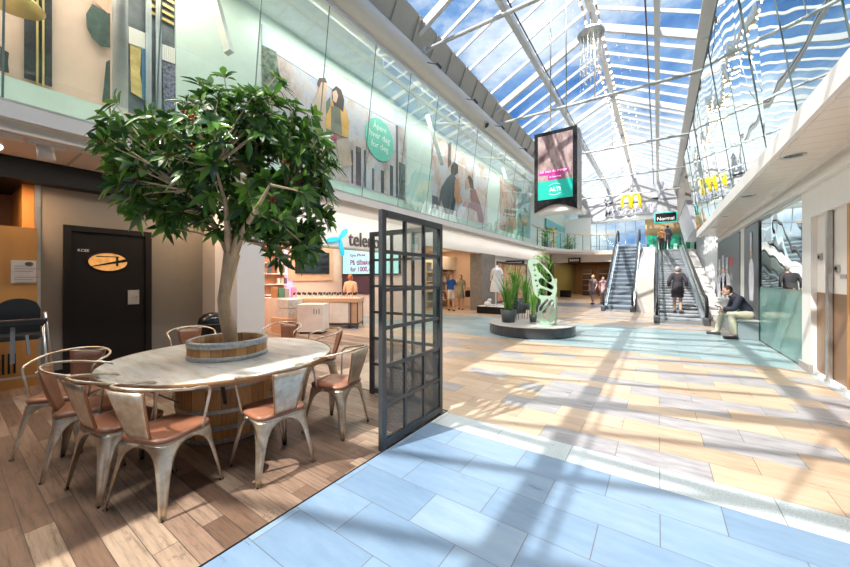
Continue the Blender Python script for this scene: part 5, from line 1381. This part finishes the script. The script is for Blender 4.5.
# ============================================================ PEOPLE
HAIRC = {'brown': (.10, .05, .03), 'grey': (.45, .42, .40), 'blond': (.62, .42, .20), 'ginger': (.48, .16, .05), 'dark': (.02, .015, .012)}
SK = mat('skin', (.62, .37, .27), .5, var=.03)
SKEL = {}
def person(lab, loc, heading, height, J, hair, cloth, longhair=False, bald=False):
    """J: joint dictionary in metres for a 1.7 figure; faces local -Y"""
    t = thing('person', lab, 'person', loc, heading)
    k = height/1.7
    V = {n: Vector(p)*k for n, p in J.items()}
    names = ['pel', 'waist', 'chest', 'neck', 'head0', 'shl', 'ell', 'wrl', 'hal', 'shr', 'elr', 'wrr', 'har', 'hil', 'knl', 'anl', 'tol', 'hir', 'knr', 'anr', 'tor']
    rad = dict(pel=(.135, .11), waist=(.12, .095), chest=(.145, .10), neck=.055, head0=.05, shl=.062, ell=.045, wrl=.030, hal=.036, shr=.062, elr=.045, wrr=.030, har=.036,
               hil=.09, knl=.062, anl=.042, tol=.036, hir=.09, knr=.062, anr=.042, tor=.036)
    idx = {n: i for i, n in enumerate(names)}
    E = [('pel', 'waist'), ('waist', 'chest'), ('chest', 'neck'), ('neck', 'head0'), ('chest', 'shl'), ('shl', 'ell'), ('ell', 'wrl'), ('wrl', 'hal'), ('chest', 'shr'), ('shr', 'elr'), ('elr', 'wrr'), ('wrr', 'har'),
         ('pel', 'hil'), ('hil', 'knl'), ('knl', 'anl'), ('anl', 'tol'), ('pel', 'hir'), ('hir', 'knr'), ('knr', 'anr'), ('anr', 'tor')]
    vs = [V[n] for n in names]; es = [(idx[a], idx[b]) for a, b in E]
    rs = [tuple(x*k for x in (rad[n] if isinstance(rad[n], tuple) else (rad[n],)*2)) for n in names]
    body = skin_mesh(vs, es, rs, 2); base = body.copy()
    # head with face, merged into body mesh
    bm = bmesh.new(); bm.from_mesh(body)
    hd_ = V['head']; hdir = Vector(J.get('face', (0, -1, 0))).normalized()
    def add_ball(c, r3, seg=14, rings=10):
        m = Matrix.Translation(c)@Matrix.Diagonal((*r3, 1)); bmesh.ops.create_uvsphere(bm, u_segments=seg, v_segments=rings, radius=1, matrix=m)
    side = hdir.cross(Vector((0, 0, 1))).normalized()
    add_ball(hd_, (.078*k, .088*k, .112*k)); add_ball(hd_+hdir*.035*k-Vector((0, 0, .06*k)), (.05*k, .05*k, .05*k))
    add_ball(hd_+hdir*.098*k-Vector((0, 0, .012*k)), (.014*k, .018*k, .026*k), 8, 6)
    for s_ in (-1, 1): add_ball(hd_+side*.08*k*s_, (.014*k, .02*k, .03*k), 8, 6)
    # fingers
    for hn, wn in (('hal', 'wrl'), ('har', 'wrr')):
        d = (V[hn]-V[wn]).normalized(); sd = d.orthogonal().normalized()
        for q in range(4):
            c = V[hn]+d*.045*k+sd*(q-1.5)*.018*k; add_ball(c, (.011*k, .011*k, .034*k) if abs(d.z) > .6 else (.03*k, .012*k, .012*k), 6, 5)
        add_ball(V[hn]+sd*.045*k+d*.01*k, (.013*k, .013*k, .024*k), 6, 5)
    for f in bm.faces: f.smooth = True
    bm.to_mesh(body); bm.free()
    bo = mesh_obj('body', body, SK, t)
    mb = MB()
    for s_ in (-1, 1): mb.ball(hd_+hdir*.082*k+side*.03*k*s_+Vector((0, 0, .012*k)), .010*k, 6, 4)
    mb.build('eyes', BLK, t, False)
    mb = MB().ball(hd_+hdir*.083*k-Vector((0, 0, .052*k)), (.02*k, .012*k, .006*k), 8, 4); mb.build('mouth', mat('lip', (.45, .15, .13), .5), t, False)
    hm = mat('hair_'+hair, HAIRC[hair], .6, var=.2, scale=20)
    mb = MB(); mb.ball(hd_-hdir*.022*k+Vector((0, 0, .022*k if not bald else .0)), (.088*k, .092*k, .110*k if not bald else .06*k), 14, 8)
    if longhair: mb.ball(hd_-hdir*.06*k-Vector((0, 0, .12*k)), (.085*k, .06*k, .17*k), 12, 8)
    mb.build('hair', hm, t, False)
    # clothing: a shell grown from the body surface, region by region
    segs = [(a, b) for a, b in E]
    def nearest(p):
        best = None
        for a, b in segs:
            A, Bq = V[a], V[b]; ab = Bq-A; t_ = max(0, min(1, (p-A).dot(ab)/ab.length_squared)); ra = rad[a][0] if isinstance(rad[a], tuple) else rad[a]; rb_ = rad[b][0] if isinstance(rad[b], tuple) else rad[b]
            dd = (p-(A+ab*t_)).length-(ra+(rb_-ra)*t_)*k
            if best is None or dd < best[0]: best = (dd, (a, b), t_)
        return best
    fdata = []
    for f in base.polygons:
        _, sg_, t_ = nearest(f.center); fdata.append((sg_, t_))
    def part(name, region, off, m):
        b2 = bmesh.new(); b2.from_mesh(base); b2.faces.ensure_lookup_table()
        nrm = {v.index: v.normal.copy() for v in b2.verts}
        for v in b2.verts: v.co += nrm[v.index]*off*k
        kill = [f for f in b2.faces if not (fdata[f.index][0] in region and region[fdata[f.index][0]][0] <= fdata[f.index][1] <= region[fdata[f.index][0]][1])]
        bmesh.ops.delete(b2, geom=kill, context='FACES')
        me_ = bpy.data.meshes.new(name); b2.to_mesh(me_); b2.free()
        return mesh_obj(name, me_, m, t)
    up_ = {('pel', 'waist'): (0, 1), ('waist', 'chest'): (0, 1), ('chest', 'neck'): (0, .62), ('chest', 'shl'): (0, 1), ('chest', 'shr'): (0, 1)}
    sl_ = lambda q: {('shl', 'ell'): (0, q), ('shr', 'elr'): (0, q)}
    fo_ = lambda q: {('ell', 'wrl'): (0, q), ('elr', 'wrr'): (0, q)}
    lg_ = lambda q, w_: {('pel', 'hil'): (0, 1), ('pel', 'hir'): (0, 1), ('hil', 'knl'): (0, q), ('hir', 'knr'): (0, q), ('knl', 'anl'): (0 if w_ else 2, w_), ('knr', 'anr'): (0 if w_ else 2, w_), ('pel', 'waist'): (0, .35)}
    for c in cloth:
        kind, m = c
        if kind == 'jacket': part('jacket', {**up_, **sl_(1), **fo_(.92), ('pel', 'hil'): (0, .5), ('pel', 'hir'): (0, .5)}, .022, m)
        if kind == 'shirt': part('shirt', {**up_, **sl_(.65)}, .014, m)
        if kind == 'trousers': part('trousers', lg_(1, .97), .016, m)
        if kind == 'shorts': part('shorts', lg_(.75, 0), .018, m)
        if kind == 'skirt':
            p = V['pel']; MB().lathe([(.12*k, .12*k), (.165*k, -.05*k), (.195*k, -.36*k), (.185*k, -.37*k), (.15*k, -.05*k)], p, 20).build('skirt', m, t, False)
        if kind == 'coat_tail':
            p = V['pel']; MB().lathe([(.16*k, .22*k), (.185*k, 0), (.205*k, -.20*k), (.195*k, -.21*k), (.16*k, 0)], p, 20).build('coat_hem', m, t, False)
    for a, b in (('anl', 'tol'), ('anr', 'tor')):
        A, Bq = V[a], V[b]; d = (Bq-A); d.z = 0; d.normalize()
        mb = MB(); c = A.lerp(Bq, .5); c.z = .035*k+min(A.z, Bq.z)-.055*k if 'lift' in J else .035*k
        n_ = Matrix.Rotation(math.atan2(d.y, d.x), 3, 'Z')
        mb.bbox((c.x-.14*k, c.y-.045*k, c.z-.035*k), (c.x+.14*k, c.y+.045*k, c.z+.035*k), .02*k, n_, c)
        mb.build('shoe', mat('dark_shoe', (.03, .03, .035), .5), t, False)
    return t
def standing(stride=.0, arm=.1, bend=0, bag=False):
    s_ = stride
    J = dict(pel=(0, 0, .93), waist=(0, .0, 1.08), chest=(0, .0, 1.32), neck=(0, 0, 1.46), head0=(0, -.005, 1.53), head=(0, -.01, 1.59),
             shl=(.17, 0, 1.38), ell=(.22, .02, 1.12), wrl=(.22, -.06-arm, .90), hal=(.22, -.09-arm, .83),
             shr=(-.17, 0, 1.38), elr=(-.22, .03, 1.12), wrr=(-.22, -.05+arm*.5, .90), har=(-.22, -.07+arm*.5, .83),
             hil=(.09, 0, .86), knl=(.09, -s_*.5-.02, .48), anl=(.09, -s_, .08), tol=(.09, -s_-.15, .035),
             hir=(-.09, 0, .86), knr=(-.09, s_*.3-.03, .48), anr=(-.09, s_, .09), tor=(-.09, s_-.15, .035))
    return J
FWD = pi            # facing +Y
CHAR = mat('charcoal_coat', (.045, .04, .05), .8); CREAMC = mat('cream_trouser', (.62, .58, .44), .8); NAVYC = mat('navy_jacket', (.018, .022, .04), .7)
# woman riding the right escalator
wz = onZ(681, 300, 0)
yw = 15.9; zw = 3.58/14.6*(yw-15.2)+.08
J = standing(.06, .02); J['wrl'] = (.27, -.02, .98); J['ell'] = (.26, .06, 1.16); J['wrr'] = (-.27, -.02, .98); J['elr'] = (-.26, .06, 1.16); J['hal'] = (.27, -.08, .92); J['har'] = (-.27, -.08, .92)
person('grey-haired person in a charcoal coat riding up the right escalator', (.60, yw, zw), FWD, 1.72, J, 'grey', [('jacket', CHAR), ('skirt', CHAR), ('coat_tail', CHAR)])
# person at escalator top with backpack
pz = 3.6
t = person('person with a grey backpack at the top of the long escalator', (.55, 29.9, 3.58), FWD, 1.75, standing(.08), 'dark', [('jacket', mat('grey_jacket', (.16, .17, .19), .8)), ('trousers', CHAR)])
MB().bbox((-.17, .12, 1.05), (.17, .32, 1.52), .05).build('backpack', mat('backpack_grey', (.13, .13, .15), .7), t, False)
person('person in orange top beside the backpack wearer', (-.05+.25, 29.2, 3.45), FWD, 1.6, standing(.05), 'ginger', [('shirt', mat('orange_top', (.60, .26, .08), .8)), ('trousers', CHAR)])
# two women leaving the clothes shop
q = onZ(451, 310.5, 0)
person('person in a blue top and white shorts walking from the clothes shop', q, R(40), 1.72, standing(.16, .1), 'dark', [('shirt', mat('royal_blue', (.01, .10, .42), .8)), ('shorts', mat('white_short', (.75, .72, .68), .8))])
q = onZ(465, 309.5, 0)-Vector((.25, 0, 0))
t = person('long-haired person in a khaki dress carrying a dark bag', q, R(30), 1.7, standing(.14, .1), 'dark', [('shirt', mat('khaki', (.36, .36, .24), .8)), ('skirt', mat('khaki', (.36, .36, .24), .8))], True)
o = MB().bbox((-.09, -.16, 0), (.09, .16, .32), .03).tube([(0, -.1, .3), (0, -.05, .45), (0, .05, .45), (0, .1, .3)], .01, 6).build('handbag', BLK); o.location = q+Vector((.40, .05, .62)); tag(o, 'dark shoulder bag carried by the person in khaki', 'bag')
# person(s) near escalator foot
q = onZ(593, 304, 0)
person('long-haired blond person in a patterned dress beside the left escalator', q, R(-15), 1.72, standing(.15, .15), 'blond', [('shirt', mat('floral_dress', (.42, .30, .32), .8, var=.7, scale=25)), ('skirt', mat('floral_dress', (.42, .30, .32), .8))], True)
q = onZ(603, 303.5, 0)
person('dark-haired person in pink walking next to the blond one', q, R(20), 1.62, standing(.1, .1), 'dark', [('shirt', mat('pink_top', (.62, .38, .42), .8)), ('skirt', mat('pink_top', (.62, .38, .42), .8))], True)
# shop assistant at the counter
person('red-haired person in a beige shirt behind the phone counter', (-8.75, 8.15, 0), R(200), 1.66, standing(.03), 'ginger', [('jacket', mat('peach_shirt', (.72, .46, .30), .8)), ('trousers', CHAR)])
# seated man, facing -X : local -Y -> heading so that local -Y = world -X : heading = -90deg
J = dict(pel=(0, .0, .57), waist=(0, -.07, .72), chest=(-.0, -.24, .93), neck=(0, -.33, 1.03), head0=(0, -.37, 1.075), head=(0, -.415, 1.135), face=(.25, -1, -.30),
         shl=(.18, -.23, .96), ell=(.22, -.32, .70), wrl=(.10, -.50, .68), hal=(.07, -.56, .69),
         shr=(-.18, -.23, .96), elr=(-.25, -.32, .69), wrr=(-.14, -.46, .62), har=(-.10, -.52, .61),
         hil=(.10, -.03, .57), knl=(.25, -.38, .56), anl=(.31, -.34, .09), tol=(.34, -.48, .035),
         hir=(-.10, -.03, .57), knr=(-.26, -.46, .56), anr=(-.32, -.54, .09), tor=(-.34, -.68, .035))
J = {k: (v if k == 'face' else tuple(x*.98 for x in v)) for k, v in J.items()}
t = person('seated person in a navy jacket and cream trousers bent over a phone', (1.93, 11.86, -.0), R(-86), 1.86, J, 'brown', [('jacket', NAVYC), ('trousers', CREAMC)])
o = MB().bbox((-.035, -.07, -.005), (.035, .07, .005), .004).build('phone', BLK); o.location = (1.30, 11.80, .80); o.rotation_euler = (R(20), R(25), R(80)); tag(o, 'small dark phone held by the seated person', 'phone')

# ============================================================ LIGHTS
def area(name, loc, size, e, col=(1, .9, .8), rot=(0, 0, 0), sy=None, cat=None):
    l = bpy.data.lights.new(name, 'AREA'); l.energy = e*S*S; l.color = col; l.size = size*S
    if sy: l.shape = 'RECTANGLE'; l.size_y = sy*S
    o = bpy.data.objects.new(name, l); o.location = loc; o.rotation_euler = rot; COL.objects.link(o); return o
area('shop_ceiling_lamp', (-9.3, 6.7, 3.3), 2.5, 250, (1, .80, .66), sy=5)
area('clothes_shop_lamp', (-9.4, 13.2, 2.95), 2.5, 150, (1, .70, .42), sy=5)
area('passage_lamp', (-4.8, 31.5, 2.9), 1.5, 90, (1, .68, .40), sy=6)
area('bulkhead_fill_light', (-6.42, 6.8, 3.3), .25, 42, (1, .95, .9), rot=(0, R(48), 0), sy=6)  # added fill light, brightens the dim bulkhead and shop sign
area('bulkhead_fill_light', (-6.32, 17.5, 3.3), .25, 60, (1, .95, .9), rot=(0, R(40), 0), sy=15)  # added fill light for the farther bulkhead
area('cafe_wall_lamp', (-7.35, 2.75, 2.95), .25, 14, (1, .62, .34))
area('cafe_wall_lamp', (-7.5, .5, 2.95), .3, 20, (1, .52, .22))
area('upper_display_lamp', (-6.7, 0, 7.4), .6, 330, (1, .86, .72), sy=6)
area('upper_wall_lamp', (-6.6, 12, 7.45), .5, 340, (1, .97, .92), sy=16)
for y in (3., 12., 21., 30.):
    area('ridge_fill_light', (XM+.09, y, 10.1), .4, 300, (1, .95, .88), sy=7.5).data.spread = R(110)  # added fill strips that lift the whole hall, no real fixtures
area('cafe_fill_light', (-6.9, 1.0, 3.28), .3, 18, (1, .93, .84), sy=4)  # added fill light for the dark cafe area, no fixture here
area('cabinet_fill_light', (-7.2, -.2, 2.97), .4, 16, (1, .78, .55), sy=1.4)  # added fill light to brighten the orange cabinet
sun = bpy.data.lights.new('sun', 'SUN'); sun.energy = 7.0; sun.angle = R(.4); sun.color = (1, .93, .84)
so = bpy.data.objects.new('sun', sun); COL.objects.link(so)
so.rotation_euler = Vector((-.318, -.80, 1)).to_track_quat('Z', 'Y').to_euler()

# world: blue sky with bright clouds
w = bpy.data.worlds.new('sky'); scn.world = w; w.use_nodes = True; nt = w.node_tree
bg = nt.nodes['Background']; tc = nt.nodes.new('ShaderNodeTexCoord')
mp_ = nt.nodes.new('ShaderNodeMapping'); mp_.inputs['Scale'].default_value = (1, 1, 2.2); nt.links.new(tc.outputs['Generated'], mp_.inputs[0])
f = noi(nt, mp_.outputs[0], 2.1, 8, .62)
sepz = nt.nodes.new('ShaderNodeSeparateXYZ'); nt.links.new(tc.outputs['Generated'], sepz.inputs[0])
zz = N(nt, sepz.outputs[2]); xx = N(nt, sepz.outputs[1])
c = mix(nt, 1., ramp(nt, f+zz*(-.12)+.06, [(.38, (.05, .16, .42)), (.47, (.16, .30, .55)), (.54, (.50, .58, .68)), (.66, (.84, .87, .92))]), (1, 1, 1), 'MULTIPLY')
nt.links.new(c, bg.inputs[0]); bg.inputs[1].default_value = 1.45

# ============================================================ CAMERA
cam = bpy.data.cameras.new('camera'); co = bpy.data.objects.new('camera', cam); COL.objects.link(co)
cam.sensor_width = 36; cam.lens = F/850*36; cam.shift_y = -(283.5-HY)/850; cam.clip_start = .05; cam.clip_end = 300
co.location = (0, 0, H); co.rotation_euler = (pi/2, 0, TH); scn.camera = co

# ============================================================ survey units -> metres
for me in {o.data for o in scn.objects if o.type == 'MESH'}: me.transform(Matrix.Scale(S, 4))
for o in scn.objects: o.location = o.location*S
scn.view_settings.view_transform = 'Standard'; scn.view_settings.look = 'None'
scn.view_settings.gamma = 1; scn.view_settings.use_curve_mapping = False
scn.view_settings.exposure = 0.05
scn.cycles.max_bounces = 10; scn.cycles.transparent_max_bounces = 24; scn.cycles.diffuse_bounces = 5
scn.cycles.glossy_bounces = 5; scn.cycles.caustics_reflective = False; scn.cycles.caustics_refractive = False
scn.cycles.use_denoising = True; scn.cycles.sample_clamp_indirect = 6
